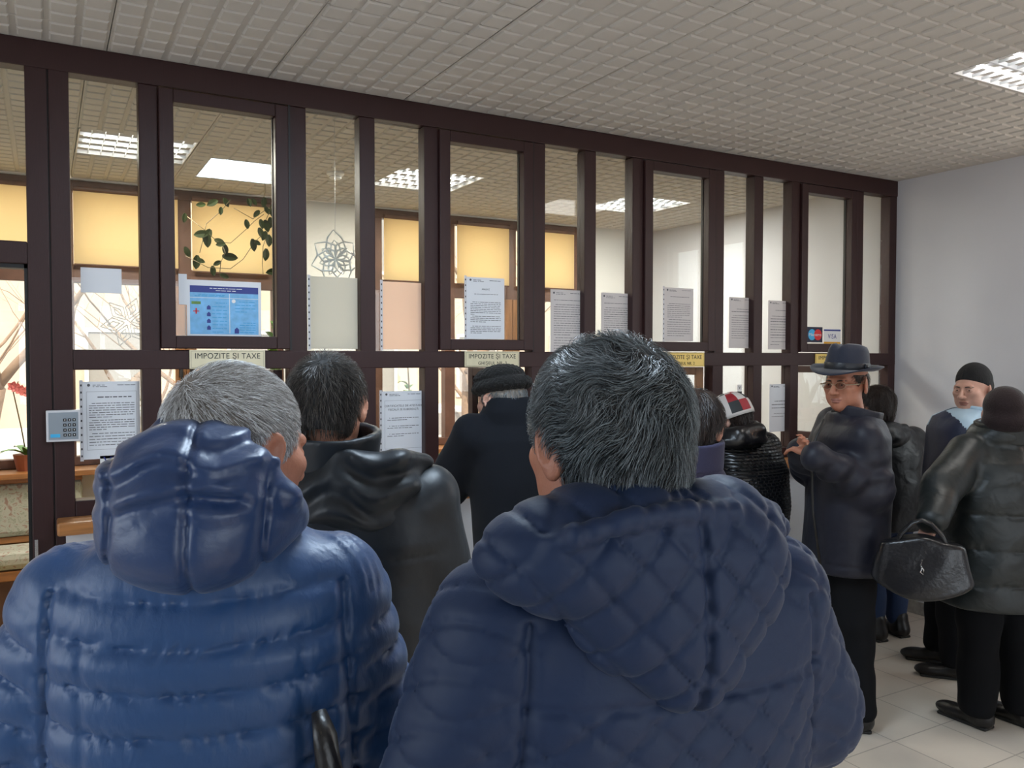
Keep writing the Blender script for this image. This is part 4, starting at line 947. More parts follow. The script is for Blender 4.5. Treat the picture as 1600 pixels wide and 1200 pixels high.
# F: red, white and black cap, black woven leather jacket, bent over the counter
def woman_cap():
    r, L = person(1.165, 4.12, 2, 'short person in a red, white and black cap and shiny black woven jacket')
    hc = L(1141, 655, 4.15); neck = (hc[0]*.8, hc[1]-.06, 1.28)
    arms = [((-.17, .04, 1.22), (-.23, .14, 1.07), (-.10, .34, 1.125)), ((.17, .04, 1.22), (.23, .14, 1.07), (.10, .34, 1.125))]
    feet = [(-.09, .0), (.09, .02)]
    body, loc, R, S = std_body(r, M['skinp'], hc, -25, 22, 1.25, neck, arms, .80, feet, s=.96)
    hair_simple(r, loc, R, hc, .96, M['hairG'], M['hairG'], lambda q: (q[:, 1] < .03) & (q[:, 2] > -.10) & (q[:, 2] < .05), (0, -.05, .1), .05, 1500, 14, lift=.008, w_=.001, low=.08)
    def wv(z, x): return .0038*np.abs(np.sin(z*PI/.020))**.7*np.abs(np.sin((x+.010*(np.floor(z/.020) % 2))*PI/.034))**.5
    j = jacket('woven_leather_jacket', r, M['woven'], [(.72, 0, -.02, .20, .15), (.95, 0, -.035, .20, .16), (1.12, 0, -.025, .205, .155), (1.22, 0, .01, .19, .13), (1.27, 0, .03, .145, .11), (1.31, neck[0]*.7, neck[1]*.6, .10, .09)], arms, (.085, .078, .056), .0065,
        lambda P, x, y: wv(P[:, 2], x+y*.5)+.005*fold(P, .8), lambda P, t, q: wv(P[:, 2], P[:, 1]+P[:, 0])+.004*fold(P, 1, 3))
    c = L(1168, 678, 4.0)
    Hs = Sdf().add(cap(c+A_(-.12, .10, -.01), c+A_(-.06, -.005, .0), .034)).add(cap(c+A_(-.06, -.005, .0), c+A_(.07, .0, .012), .037), .02).add(cap(c+A_(.07, .0, .012), c+A_(.13, .09, .02), .036), .02).add(ell(c+A_(0, .04, -.03), (.15, .09, .045)), .02).warp(lambda P: .004*fold(P, 1.8, 4))
    sdf_obj('hood', Hs, ((c[0]-.22, c[0]+.22), (c[1]-.10, c[1]+.20), (c[2]-.10, c[2]+.09)), .0065, M['leather'], j)
    # panelled cap
    n = 48; prof = []
    for i in range(13):
        a = PI/2*i/12; prof.append((.107*math.sin(a)**.85+.0001, .098*math.cos(a)))
    prof += [(.109, -.022), (.108, -.040)]; mb = MB(); W, Rd, Bk = 0, 1, 2
    vs_ = [(rr*.93*math.cos(2*PI*k/n), rr*1.08*math.sin(2*PI*k/n), z) for rr, z in prof for k in range(n)]
    for i in range(len(prof)-1):
        for k in range(n):
            s8 = int(k/n*12+.25) % 12
            if i < 4: ci = (Rd, W, Bk, W)[s8 % 4]
            elif i < 9: ci = (W, Bk, W, Rd)[s8 % 4]
            elif i < 13: ci = (Rd, W, W, Bk)[s8 % 4]
            else: ci = W
            if i == len(prof)-2: ci = W
            mb.f.append((i*n+k, i*n+(k+1) % n, (i+1)*n+(k+1) % n, (i+1)*n+k)); mb.m.append(ci)
    mb.v = [tuple(loc(*(A_(*v)+A_(0, -.014, .036)))) for v in vs_]
    o = mb.build('cap', [M['capw'], M['capr'], M['capb']], r, smooth=True); so = o.modifiers.new('thickness', 'SOLIDIFY'); so.thickness = .003
    S2 = Sdf().add(ell(loc(0, .115, .042), (.07, .065, .006), R)); sdf_obj('peak', S2, ((hc[0]-.2, hc[0]+.2), (hc[1]-.05, hc[1]+.25), (hc[2]-.12, hc[2]+.15)), .006, M['capw'], o)
    legs_clothes(r, .80, feet, M['darktr']); [shoe(r, f[0], f[1], 0, M['shoe'], .25) for f in feet]
M['capw'] = mat('cap_white', (.55, .52, .50), .6); M['capr'] = mat('cap_red', (.28, .012, .02), .6); M['capb'] = mat('cap_black', (.012, .016, .018), .6)
woman_cap()
# G: the man in the fedora
def man_fedora():
    th = -52; r, L = person(1.555, 3.78, th, 'person in a navy fedora, glasses and dark parka, looking back towards the camera')
    hc = L(1322, 600, 3.72); neck = (hc[0]*.7, hc[1]-.03, 1.42)
    wl = L(1275, 712, 3.52); wr = L(1252, 706, 3.66); elL = L(1360, 768, 3.62)
    arms = [((-.175, -.01, 1.33), tuple(elL), tuple(wl)), ((.20, .02, 1.36), (.22, .12, 1.14), tuple(wr))]
    feet = [tuple(L(1338, 1128, 3.78)[:2]), tuple(L(1392, 1080, 4.0)[:2])]; feet = [(-.10, -.02), (.10, .05)]
    hf = nrm(A_(*L(1245, 700, 3.60))-wl)
    body, loc, R, S = std_body(r, M['skin2'], hc, -47, 4, 1.38, neck, arms, .90, feet, s=1.02, hfine=.0032, hands=[(hf, (.3, .2, -1), -1, .5), (nrm(A_(*L(1262, 684, 3.55))-wr), (-.8, .4, .2), 1, .45)])
    hair_simple(r, loc, R, hc, .98, M['hairG'], M['hairG'], lambda q: short_reg(q) & (q[:, 2] < .045), (0, -.07, .085), .03, 1500, 12, w_=.0008)
    eyes(loc, R, 1.02, r); brows(loc, R, 1.02, r, M['hairG'])
    j = jacket('parka', r, M['parkaG'], [(.72, 0, .01, .235, .185), (.95, 0, .015, .225, .18), (1.2, 0, .01, .225, .168), (1.33, 0, .0, .215, .155), (1.39, 0, -.01, .16, .125), (1.44, neck[0]*.8, neck[1]*.7, .11, .10)], arms, (.095, .085, .062), .0075,
        lambda P, x, y: .007*fold(P, .8, 3)-.004*np.exp(-((P[:, 2]-.77)/.005)**2), lambda P, t, q: .008*fold(P, 1.2, 3)+.010*np.sin(t*19+6*P[:, 2])*np.exp(-((P[:, 2]-1.16)/.09)**2), k=.05)
    collar('collar', j, M['parkaG'], (neck[0]-.005, neck[1]-.01, 1.375), .102, .085, (.20, 0), .06, th=.009, open_=.06)
    MB().tube([L(1288, 655, 3.56), L(1268, 700, 3.57), L(1270, 800, 3.56), L(1282, 885, 3.57)], .006, 8).build('zip', M['gasket'], j, smooth=True)
    collar('scarf', r, M['parkaGi'], (neck[0], neck[1]+.005, 1.38), .078, .06, (.1, 0), .02, th=.010)
    # fedora: pinched crown, ribbon with bow, snap brim
    hb = loc(0, -.008, .060); n = 64; tl = R@rotm(.07, -.05, 0)
    def brimz(a): return .012*math.cos(a)**2+(-.018 if math.sin(a) > 0 else .014)*abs(math.sin(a))**2
    V, F = [], []; prof = [(1.0, 0), (1.0, .03), (.985, .055), (.95, .082), (.84, .104), (.60, .112), (.3, .104), (.02, .100)]
    for u, h in prof:
        for k in range(n):
            a = 2*PI*k/n; x, y = .090*u*math.cos(a), .108*u*math.sin(a); z = h
            if h > .05:
                z -= .020*math.exp(-(x/.022)**2)*(h/.11); pin = math.exp(-((y-.07)/.04)**2); x *= 1-.22*pin*(h/.11); z += .010*(y/.1)
            V.append((x, y, z+.006))
    F += [(i*n+k, i*n+(k+1) % n, (i+1)*n+(k+1) % n, (i+1)*n+k) for i in range(len(prof)-1) for k in range(n)]
    o0 = len(V)
    for u in (0, .33, .66, 1, 1.05, 1.0, .66, .33, 0):
        pass
    for idx, (u, dz) in enumerate([(0, .006), (.35, .003), (.7, .004), (1, .008), (1.03, .005), (1, .002), (.7, -.001), (.35, -.001), (0, 0)]):
        for k in range(n):
            a = 2*PI*k/n; V.append(((.090+.058*u)*math.cos(a), (.108+.062*u)*math.sin(a), dz+brimz(a)*u*u*1.3))
    F += [(o0+i*n+k, o0+i*n+(k+1) % n, o0+(i+1)*n+(k+1) % n, o0+(i+1)*n+k) for i in range(8) for k in range(n)]
    mb = MB(); mb.add([hb+tl@A_(*v) for v in V], F); hat = mb.build('fedora', M['felt'], r, smooth=True)
    rb = MB(); V2 = []
    for u, z in ((1.012, .004), (1.025, .008), (1.025, .032), (1.008, .036)):
        V2 += [hb+tl@A_(.090*u*math.cos(2*PI*k/n), .108*u*math.sin(2*PI*k/n), z) for k in range(n)]
    rb.add(V2, [(i*n+k, i*n+(k+1) % n, (i+1)*n+(k+1) % n, (i+1)*n+k) for i in range(3) for k in range(n)])
    rb.obox(hb+tl@A_(-.094, -.005, .02), tl.T, (.003, .02, .013)); rb.build('ribbon', M['felts'], hat, smooth=True)
    # spectacles
    gl = MB(); ln = MB(); q = lambda x, y, z: loc(x, y, z)
    for sx in (-1, 1):
        pts = [q(sx*.031+.024*math.cos(a)*1.0, .106-.004*abs(math.cos(a)), .002+.0155*math.sin(a)) for a in [2*PI*k/14 for k in range(15)]]
        gl.tube(pts, .0009, 6); gl.tube([q(sx*.055, .101, .006), q(sx*.074, .085, .006), q(sx*.084, .0, .004)], .0022, 6)
        ln.add(pts[:14], [tuple(range(14))])
    gl.tube([q(-.009, .109, .006), q(.009, .109, .006)], .0015, 6)
    g_ = gl.build('spectacles', M['gold'], r, smooth=True); ln.build('lens', M['lens'], g_)
    legs_clothes(r, .88, feet, M['darktr'], rad=(.11, .082, .078)); [shoe(r, f[0], f[1]+.02, 0, M['shoe']) for f in feet]
man_fedora()
# H: dark haired person at the last counter
def person_jeans():
    r, L = person(2.26, 4.93, 12, 'person in black padded jacket and jeans at the counter, hidden behind the fedora')
    hc = L(1370, 634, 4.93); neck = (hc[0]*.7, hc[1]-.04, 1.26)
    arms = [((-.17, 0, 1.20), (-.24, .10, 1.02), (-.12, .32, 1.12)), ((.17, 0, 1.20), (.225, .0, .95), (.20, .06, .74))]
    feet = [(-.09, 0), (.09, .02)]
    body, loc, R, S = std_body(r, M['skin'], hc, 0, 12, 1.24, neck, arms, .78, feet, s=.95)
    hair_simple(r, loc, R, hc, .95, M['hairG'], M['hairG'], lambda q: (q[:, 1] < .04+.3*q[:, 2]) & (q[:, 2] > -.12), (0, -.03, .11), .05, 2500, 15, lift=.010, w_=.001, low=.09, grow=1.06)
    j = jacket('padded_jacket', r, M['blkH'], [(.66, 0, 0, .205, .15), (.95, 0, 0, .20, .145), (1.12, 0, 0, .205, .14), (1.2, 0, 0, .19, .12), (1.25, 0, 0, .13, .10), (1.3, neck[0], neck[1], .08, .08)], arms, (.078, .07, .056), .010, lambda P, x, y: .006*fold(P, 1.2), lambda P, t, q: .008*fold(P, 1.4, 3))
    c = L(1403, 682, 4.78)
    Hs = Sdf().add(ell(c+A_(-.03, .04, 0), (.14, .08, .07))).add(cap(c+A_(-.10, .02, .05), c+A_(.08, .04, .045), .028), .02).warp(lambda P: .009*fold(P, 1.8, 4))
    sdf_obj('hood', Hs, ((c[0]-.24, c[0]+.2), (c[1]-.12, c[1]+.18), (c[2]-.12, c[2]+.12)), .009, M['blkH'], j)
    legs_clothes(r, .78, feet, M['jeans'], rad=(.088, .060, .060)); [shoe(r, f[0], f[1], 0, M['shoe'], .25) for f in feet]
person_jeans()
# I: the man in the black beanie
def man_beanie():
    r, L = person(2.375, 4.40, -42, 'person in a black beanie and navy jacket with light blue shoulders near the right wall')
    hc = L(1519, 609, 4.36); neck = (hc[0]*.7, hc[1]-.03, 1.40)
    arms = [((-.18, 0, 1.31), (-.24, -.01, 1.03), (-.22, .03, .80)), ((.18, 0, 1.31), (.24, .0, 1.03), (.20, .05, .80))]
    feet = [(-.12, .02), (.12, .06)]
    body, loc, R, S = std_body(r, M['skinp'], hc, -52, 4, 1.38, neck, arms, .88, feet, s=1.0, hfine=.0034)
    eyes(loc, R, 1.0, r); brows(loc, R, 1.0, r, M['hairC'])
    def pt(C): return np.where(C[:, 0] < -.02, (C[:, 2] > 1.235-.25*(C[:, 0]+.1)) & (C[:, 1] < .035-.7*(1.37-C[:, 2])), (C[:, 0] > .02) & (C[:, 2] > 1.32)).astype(int)
    J = Sdf().add(loft([(.74, 0, 0, .235, .16), (1.1, 0, 0, .235, .155), (1.31, 0, 0, .225, .14), (1.37, 0, 0, .17, .115), (1.42, neck[0]*.8, neck[1]*.8, .10, .095)], 2.5, disp=lambda P, x, y: .006*fold(P, .9)))
    for a in arms: arm_chain(J, *a, (.078, .072, .056), .04, lambda P, t, q: .007*fold(P, 1.2, 3))
    j = sdf_obj('ski_jacket', J, ((-.42, .42), (-.28, .40), (.70, 1.46)), .009, [M['navyI'], M['lblueI']], r, paint=pt)
    collar('collar', j, M['lblueI'], (neck[0], neck[1]-.01, 1.352), .088, .075, (.12, 0), .20, th=.009, open_=.06)
    collar('shirt_collar', r, M['navyI'], (neck[0], neck[1], 1.35), .066, .045, (.1, 0), .02, th=.008)
    Bn = Sdf().add(ell(loc(0, -.022, .046), (.084, .102, .098), R)).add(ell(loc(0, -.03, .01), (.085, .092, .05), R), .02)
    c0 = A_(*hc)
    def rim(P):
        q = (P-c0)@R; return (.004+.50*np.minimum(q[:, 1]+.03, .12)-q[:, 2])*.9
    Bn.cut(rim, .010)
    sdf_obj('beanie', Bn, ((hc[0]-.13, hc[0]+.13), (hc[1]-.15, hc[1]+.15), (hc[2]-.08, hc[2]+.16)), .005, M['knit'], r)
    legs_clothes(r, .88, feet, M['darktr'], rad=(.10, .072, .066)); [shoe(r, f[0], f[1], 0, M['shoe'], .30) for f in feet]
man_beanie()
# J: woman in the long black puffer coat with a handbag
def woman_coat():
    r, L = person(2.235, 3.72, 20, 'person in a dark knitted hat and long black puffer coat, back turned at right')
    hc = L(1570, 650, 3.68); neck = (hc[0]*.8, hc[1]*.5+.01, 1.32)
    wr = L(1450, 812, 3.62)
    arms = [((-.19, 0, 1.25), tuple(L(1472, 760, 3.62)), tuple(L(1457, 812, 3.50))), ((.19, 0, 1.25), (.26, .03, .99), (.22, .16, .86))]
    feet = [(-.11, .02), (.10, .0)]
    body, loc, R, S = std_body(r, M['skinp'], hc, 34, 4, 1.30, neck, arms, .82, feet, s=.97, hands=[((-.2, .3, -1), (.9, .0, .0), -1, 1.0), ((0, .2, -1), (-1, 0, 0), 1, .5)])
    RW = rows(.15, .014, .35, .003, 110)
    jacket('puffer_coat', r, M['coatJ'], [(.58, 0, .0, .30, .215), (.85, 0, .0, .275, .20), (1.1, 0, 0, .26, .175), (1.22, 0, 0, .245, .15), (1.29, 0, .0, .18, .12), (1.35, neck[0]*.8, neck[1]*.6, .135, .115), (1.39, neck[0], neck[1], .105, .10)], arms, (.095, .085, .06), .0085,
        lambda P, x, y: RW(P[:, 2], x, y)+.008*fold(P, 1, 3)-.006*np.exp(-((x+.02)/.006)**2)*(y < 0), lambda P, t, q: .010*fold(P, 1.3, 3))
    Hh = Sdf().add(ell(loc(0, -.012, .045), (.088, .106, .090), R)).add(ell(loc(0, -.028, -.025), (.094, .090, .068), R), .02).cut(lambda P: (-.075-.0+.9*np.maximum(((P-A_(*hc))@R)[:, 1]+.02, 0)-((P-A_(*hc))@R)[:, 2])*.7, .01)
    sdf_obj('knitted_hat', Hh, ((hc[0]-.13, hc[0]+.13), (hc[1]-.15, hc[1]+.15), (hc[2]-.10, hc[2]+.17)), .0055, M['cherry'], r)
    legs_clothes(r, .80, feet, M['darktr'], rad=(.105, .078, .082)); [shoe(r, f[0], f[1]+.02, -20, M['shoe'], .27) for f in feet]
    collar('collar', r, M['coatJ'], (neck[0]*.9, neck[1], 1.31), .105, .085, (.1, 0), .05, th=.014)
    # handbag held in the left hand
    g = L(1440, 846, 3.42); p = r.matrix_basis
    bg = empty('handbag', (0, 0, 0)); bg.location = p@Vector(g); T(bg, 'black leather handbag with silver zip pull held by the person in the long coat', 'bag')
    bg.rotation_euler = (0, 0, -YAW-math.radians(24))
    def bagf(P):
        zz = P[:, 2]+.165; h = np.clip(zz/.26, -.2, 1.2); a = .185-.045*h; b_ = .075-.045*h
        return (((np.abs(P[:, 0])/a)**3.2+(np.abs(P[:, 1])/b_)**2.6)**(1/2.8)-1)*.06
    B = Sdf().add(bagf).cut(lambda P: np.maximum(-.235+.06*(P[:, 0]/.18)**2-P[:, 2], P[:, 2]-.01-.012*np.cos(P[:, 0]*20)), .02).warp(lambda P: .005*fold(P, 1.4, 2))
    sdf_obj('bag_body', B, ((-.22, .22), (-.12, .12), (-.28, .05)), .006, M['leather'], bg)
    for y in (-.028, .028):
        MB().tube([(-.10, y, -.02), (-.075, y, .03), (-.035, y*.6, .075), (.0, y*.4, .088), (.035, y*.6, .075), (.075, y, .03), (.10, y, -.02)], .0075, 8).build('handle', M['leather'], bg, smooth=True)
    MB().tube([(.0, -.074, -.06), (-.006, -.080, -.085), (.006, -.082, -.10), (.004, -.080, -.118), (-.006, -.080, -.11), (-.002, -.080, -.092)], .0035, 6).build('zip_pull', M['steel'], bg, smooth=True)
woman_coat()
# ================================================================ NOTICES, SIGNS AND THINGS ON THE GLASS
HD = []
def lines_mb(w, h, rows_, seed, x0=-.42, x1=.42, bold=(), y=-.0012):
    """rows of unreadable printed words: rows_ = list of (height fraction, left, right)"""
    R_ = random.Random(seed); mb = MB()
    for k, (fz, a, b) in enumerate(rows_):
        x = a*w; hh = .0042 if k in bold else .0026
        while x < b*w-.004:
            L_ = min(R_.uniform(.006, .026), b*w-x); mb.box(x, x+L_, y, y+.0003, fz*h-hh/2, fz*h+hh/2); x += L_+R_.uniform(.002, .005)
    return mb
def notice(px0, px1, py0, py1, lab, Yp, rows_=None, seed=1, strip=None, m='paper', cat='notice', box=None, title=None, bold=(), tilt=0, crest=True):
    a = onY(px0, (py0+py1)/2, Yp); b = onY(px1, (py0+py1)/2, Yp); t = onY((px0+px1)/2, py0, Yp); u = onY((px0+px1)/2, py1, Yp)
    w, h = b[0]-a[0], t[2]-u[2]; r = empty('paper_notice', ((a[0]+b[0])/2, Yp, (t[2]+u[2])/2)); r.rotation_euler = (0, tilt, 0); T(r, lab, cat)
    MB().box(-w/2, w/2, -.0008, 0, -h/2, h/2).build('sheet', M[m], r)
    e = .012; mb = MB()
    if strip:
        sx = -1 if strip == 'l' else 1; xa, xb = sorted((sx*w/2, sx*(w/2+e)))
        mb.box(xa, xb, -.0012, 0, -h/2-.006, h/2+.006).build('sleeve_edge', M['sleeve'], r)
        hb = MB()
        for k in range(11):
            z = -h/2+h*(k+.5)/11; xm = (xa+xb)/2; hb.box(xm-.0025, xm+.0025, -.0016, -.0012, z-.004, z+.004)
        hb.build('punched_holes', M['black'], r)
    if rows_:
        gs, cur = [], [0]
        for k in range(1, len(rows_)):
            if abs(rows_[k][0]-rows_[k-1][0]) > .045 or (rows_[k-1] in HD) != (rows_[k] in HD): gs.append(cur); cur = []
            cur.append(k)
        gs.append(cur)
        for g in gs: lines_mb(w, h, [rows_[k] for k in g], seed+g[0], bold=[i for i, k in enumerate(g) if k in bold]).build('printed_text', M['ink'], r)
    if crest and rows_:
        MB().lathe([(.0055, 0), (.0055, .0006)], 12).build('crest', M['ink'], r, loc=(-.40*w, -.0012, .455*h)).rotation_euler = (PI/2, 0, 0)
    if box:
        z0, z1 = box; mb = MB(); x = .44*w
        mb.box(-x, x, -.0012, -.0009, z1*h, z1*h+.0008).box(-x, x, -.0012, -.0009, z0*h, z0*h+.0008).box(-x, -x+.0008, -.0012, -.0009, z0*h, z1*h).box(x-.0008, x, -.0012, -.0009, z0*h, z1*h)
        mb.build('printed_frame', M['ink'], r)
    if title:
        for (tx, z, sz) in title: text_mb(tx, sz, 'printed_title', M['ink'], r, (0, -.0014, z*h), ext=.0002, bold=0)
    return r, w, h
def para(z0, z1, n, a=-.40, b=.40, last=.0):
    return [(z0+(z1-z0)*k/max(1, n-1), a+(.05 if k == 0 else 0), b if k < n-1 else last) for k in range(n)]
HD[:] = [(.455, -.33, -.12), (.435, -.33, -.05), (.455, .1, .42)]
YP = YG-.002; YPs = YG-.0225
notice(130, 219, 596, 716, 'printed notice in a clear sleeve below the middle rail, right of the keypad', YP, HD+para(.30, .30, 1, -.3, .3, .35)+para(.22, .04, 7)+para(.0, -.12, 5, last=-.1)+para(-.17, -.32, 5, last=.3), 3, 'l', box=(-.38, .37), bold=(3,))
notice(597, 663, 611, 715, 'notice about certificates in the pane between the first two ticket windows', YP, HD+[(.10, -.28, .36), (.07, -.38, .1), (-.02, -.28, .36), (-.05, -.38, .2), (-.14, -.28, .36), (-.17, -.38, .0)], 4, 'l', box=(-.36, .36), title=[('CERTIFICATELE DE ATESTARE', .28, .0135), ('FISCALĂ SE ELIBEREAZĂ', .225, .0135), ('•                                ', .10, .014), ('•                                ', -.02, .014), ('•                                ', -.14, .014)])
notice(729, 788, 434, 530, 'white announcement hanging at the bottom of the second opening window', YPs, HD+[(.23, -.3, .35)]+para(.10, -.10, 8, last=-.3)+para(-.13, -.22, 4, last=.0)+para(-.29, -.40, 5, last=-.1), 5, 'l', title=[('ANUNŢ', .31, .012)])
notice(860, 911, 453, 570, 'grey notice in a sleeve, just above left of the quilted jacket wearer\'s head', YP, HD+[(.36, -.4, .42)]+para(.30, -.10, 14, last=.1)+para(-.14, -.42, 9, last=.0), 6, 'r', m='paperg')
notice(939, 985, 458, 574, 'grey notice in a sleeve, just above right of the quilted jacket wearer\'s head', YP, HD+[(.36, -.4, .42)]+para(.30, -.05, 13, last=.1)+para(-.10, -.40, 9, last=.0), 7, 'r', m='paperg')
notice(1038, 1083, 450, 533, 'pale notice hanging in the third opening window', YPs, HD+[(.33, -.3, .35)]+para(.20, -.05, 8, last=.1)+para(-.10, -.40, 8, last=.2), 8, 'l', m='paperg')
notice(1139, 1179, 465, 544, 'pale notice in the narrow pane just right of the third opening window', YP, HD+[(.27, -.2, .3), (.22, -.4, .4)]+para(.14, -.30, 11, last=.1), 9, None, m='paperg', bold=(4,))
notice(1200, 1237, 470, 546, 'pale notice with bold paragraphs beside the fourth opening window', YP, HD+[(.30, -.2, .3)]+para(.18, -.26, 9, last=.3)+para(-.34, -.40, 2, last=.0), 10, None, m='paperg', bold=(5, 6, 9, 11))
notice(1202, 1238, 600, 674, 'white notice below the middle rail, left of the fedora wearer', YP, HD+[(.14, -.28, .38), (.07, -.4, .38), (.0, -.4, .3), (-.12, -.3, .4), (-.18, -.4, .1)], 11, None, bold=(3, 4, 5))
notice(485, 560, 433, 545, 'blank back of a cream sheet in a sleeve, right of the first opening window', YP, None, 1, 'l', m='creamp')
notice(598, 662, 441, 546, 'blank back of a peach sheet in a sleeve, left of the second opening window', YP, None, 1, 'l', m='peachp')
notice(279, 292, 428, 476, 'narrow white strip of paper left of the blue poster', YPs-.001, None, 1, None)
notice(126, 190, 419, 458, 'small white sheet at the bottom of the leftmost tall pane', YP, None, 1, None)
notice(636, 662, 716, 724, 'small pale slip of paper under the certificates notice', YP+.001, None, 1, None)
# blue poster with header, columns and pictograms
r, w, h = notice(292, 408, 439, 526, 'blue information poster at the bottom of the first opening window', YPs, None, 1, None, cat='poster')
MB().box(-w*.46, w*.46, -.0012, -.0008, -h*.46, h*.28).build('blue_panel', M['blue'], r)
MB().box(-w*.46, w*.46, -.0012, -.0008, h*.28, h*.40).build('header_band', M['dblue'], r)
MB().box(.06*w, .068*w, -.0016, -.0012, -h*.44, h*.27).box(-w*.46, w*.46, -.0016, -.0012, h*.185, h*.192).build('divider', M['white'], r)
lines_mb(w, h, [(.36, -.2, .25), (.32, -.12, .15)], 3, y=-.0016).build('header_text', M['white'], r)
[lines_mb(w, h, q, 4, y=-.0016).build('body_text', M['cyan'], r) for q in (para(.24, .22, 2, -.4, .0), para(.10, -.42, 9, -.17, .03, .0), para(.13, -.05, 4, .14, .42, .3), para(-.25, -.42, 5, .2, .42, .4))]
ic = MB()
for k in range(4): ic.add([(-.24*w, -.0018, (-.02-.12*k)*h), (-.19*w, -.0018, (-.02-.12*k)*h), (-.19*w, -.0018, (.03-.12*k)*h), (-.215*w, -.0018, (.06-.12*k)*h), (-.24*w, -.0018, (.03-.12*k)*h)], [(0, 1, 2, 3, 4)])
ic.add([(.13*w, -.0018, -.44*h), (.19*w, -.0018, -.44*h), (.19*w, -.0018, -.37*h), (.16*w, -.0018, -.33*h), (.13*w, -.0018, -.37*h)], [(0, 1, 2, 3, 4)]).build('house_pictogram', M['dblue'], r)
MB().box(-.44*w, -.32*w, -.0018, -.0013, .07*h, .12*h).build('green_pictogram', M['leaf'], r)
MB().box(-.42*w, -.34*w, -.0018, -.0013, -.06*h, -.045*h).box(-.39*w, -.37*w, -.0018, -.0013, -.10*h, .0).build('red_pictogram', M['red'], r)
MB().lathe([(.008, 0), (.008, .0006)], 12).build('round_pictogram', M['white'], r, loc=(.12*w, -.0013, .14*h)).rotation_euler = (PI/2, 0, 0)
# brass plates over the ticket windows
def plate(px0, px1, py0, py1, num, lab, m='brass'):
    Yp = Y0-.006; a = onY(px0, (py0+py1)/2, Yp); b = onY(px1, (py0+py1)/2, Yp); t = onY((px0+px1)/2, py0, Yp); u = onY((px0+px1)/2, py1, Yp)
    w, h = b[0]-a[0], t[2]-u[2]; r = empty('counter_sign', ((a[0]+b[0])/2, Yp, (t[2]+u[2])/2)); T(r, lab, 'sign', 'brass signs over the ticket windows')
    MB().box(-w/2, w/2, -.0025, .004, -h/2, h/2).build('plate', M[m], r, bevel=.001)
    text_mb('IMPOZITE ŞI TAXE', h*.42, 'title_lettering', M['black'], r, (0, -.0032, h*.17), ext=.0003, fit=.86*w, bold=0)
    text_mb('GHIŞEUL NR. %d' % num, h*.30, 'number_lettering', M['black'], r, (0, -.0032, -h*.27), ext=.0003, fit=.52*w)
    MB().ring(-w/2+.006, w/2-.006, -h/2+.005, h/2-.005, .0008, -.003, -.0025).build('engraved_line', M['black'], r)
plate(296, 414, 547, 576, 4, 'pale brass sign for counter number 4 above the blue puffer jacket')
plate(726, 811, 549, 573, 3, 'pale brass sign for counter 3 partly behind the black fur hat')
plate(1035, 1100, 551, 573, 2, 'golden sign for counter number 2 right of the quilted jacket wearer\'s head', 'brass2')
plate(1274, 1338, 553, 572, 1, 'golden sign for counter number 1 partly behind the fedora', 'brass2')
# card stickers
def sticker(px0, px1, py0, py1, lab, Yp=YPs, name='card_sticker'):
    a = onY(px0, (py0+py1)/2, Yp); b = onY(px1, (py0+py1)/2, Yp); t = onY((px0+px1)/2, py0, Yp); u = onY((px0+px1)/2, py1, Yp)
    r = empty(name, ((a[0]+b[0])/2, Yp, (t[2]+u[2])/2)); T(r, lab, 'sticker'); return r, (b[0]-a[0]), (t[2]-u[2])
r, w, h = sticker(1261, 1285, 511, 535, 'dark square card payment sticker with overlapping red and blue circles')
MB().box(-w/2, w/2, -.0008, 0, -h/2, h/2).build('backing', M['dnavy'], r)
for sx, m in ((-1, 'cyan2'), (1, 'red')):
    MB().lathe([(h*.36, 0), (h*.36, .0005)], 28).build('disc', M[m], r, loc=(sx*w*.19, -.001-.0004*(sx+1), 0)).rotation_euler = (PI/2, 0, 0)
text_mb('Maestro', h*.28, 'lettering', M['white'], r, (0, -.0022, 0), ext=.0002, fit=w*.8, bold=0)
r, w, h = sticker(1287, 1313, 514, 538, 'white card payment sticker with a blue and an orange stripe')
MB().box(-w/2, w/2, -.0008, 0, -h/2, h/2).build('backing', M['white'], r); MB().box(-w/2, w/2, -.0012, -.0008, h*.36, h*.46).build('blue_stripe', M['dblue'], r); MB().box(-w/2, w/2, -.0012, -.0008, -h*.46, -h*.34).build('orange_stripe', M['yellow'], r)
text_mb('VISA', h*.44, 'lettering', M['dblue'], r, (0, -.0012, 0), ext=.0002, sx=.9, bold=0)
r, w, h = sticker(157, 206, 711, 792, 'card payment sticker low in the leftmost pane beside the blue hood', YP)
MB().box(-w/2, w/2, -.0008, 0, -h/2, h/2).build('backing', M['white'], r)
MB().box(-w/2+.004, w/2, -.0012, -.0008, h*.19, h*.25).build('orange_stripe', M['yellow'], r); MB().box(-w/2+.004, w/2, -.0012, -.0008, -h*.45, h*.13).build('blue_panel', M['dblue'], r)
text_mb('VISA', h*.24, 'lettering', M['dblue'], r, (w*.06, -.0012, h*.385), ext=.0002, sx=1.0, bold=0)
r, w, h = sticker(1152, 1159, 601, 615, 'tiny white sticker with a black mark in the lower pane by the cap', YP)
MB().box(-w/2, w/2, -.0008, 0, -h*.2, h/2).build('backing', M['white'], r); MB().box(-w/2, w/2, -.001, 0, -h/2, -h*.25).build('black_mark', M['black'], r)
text_mb('V', h*.5, 'lettering', M['black'], r, (0, -.0012, h*.15), ext=.0002)
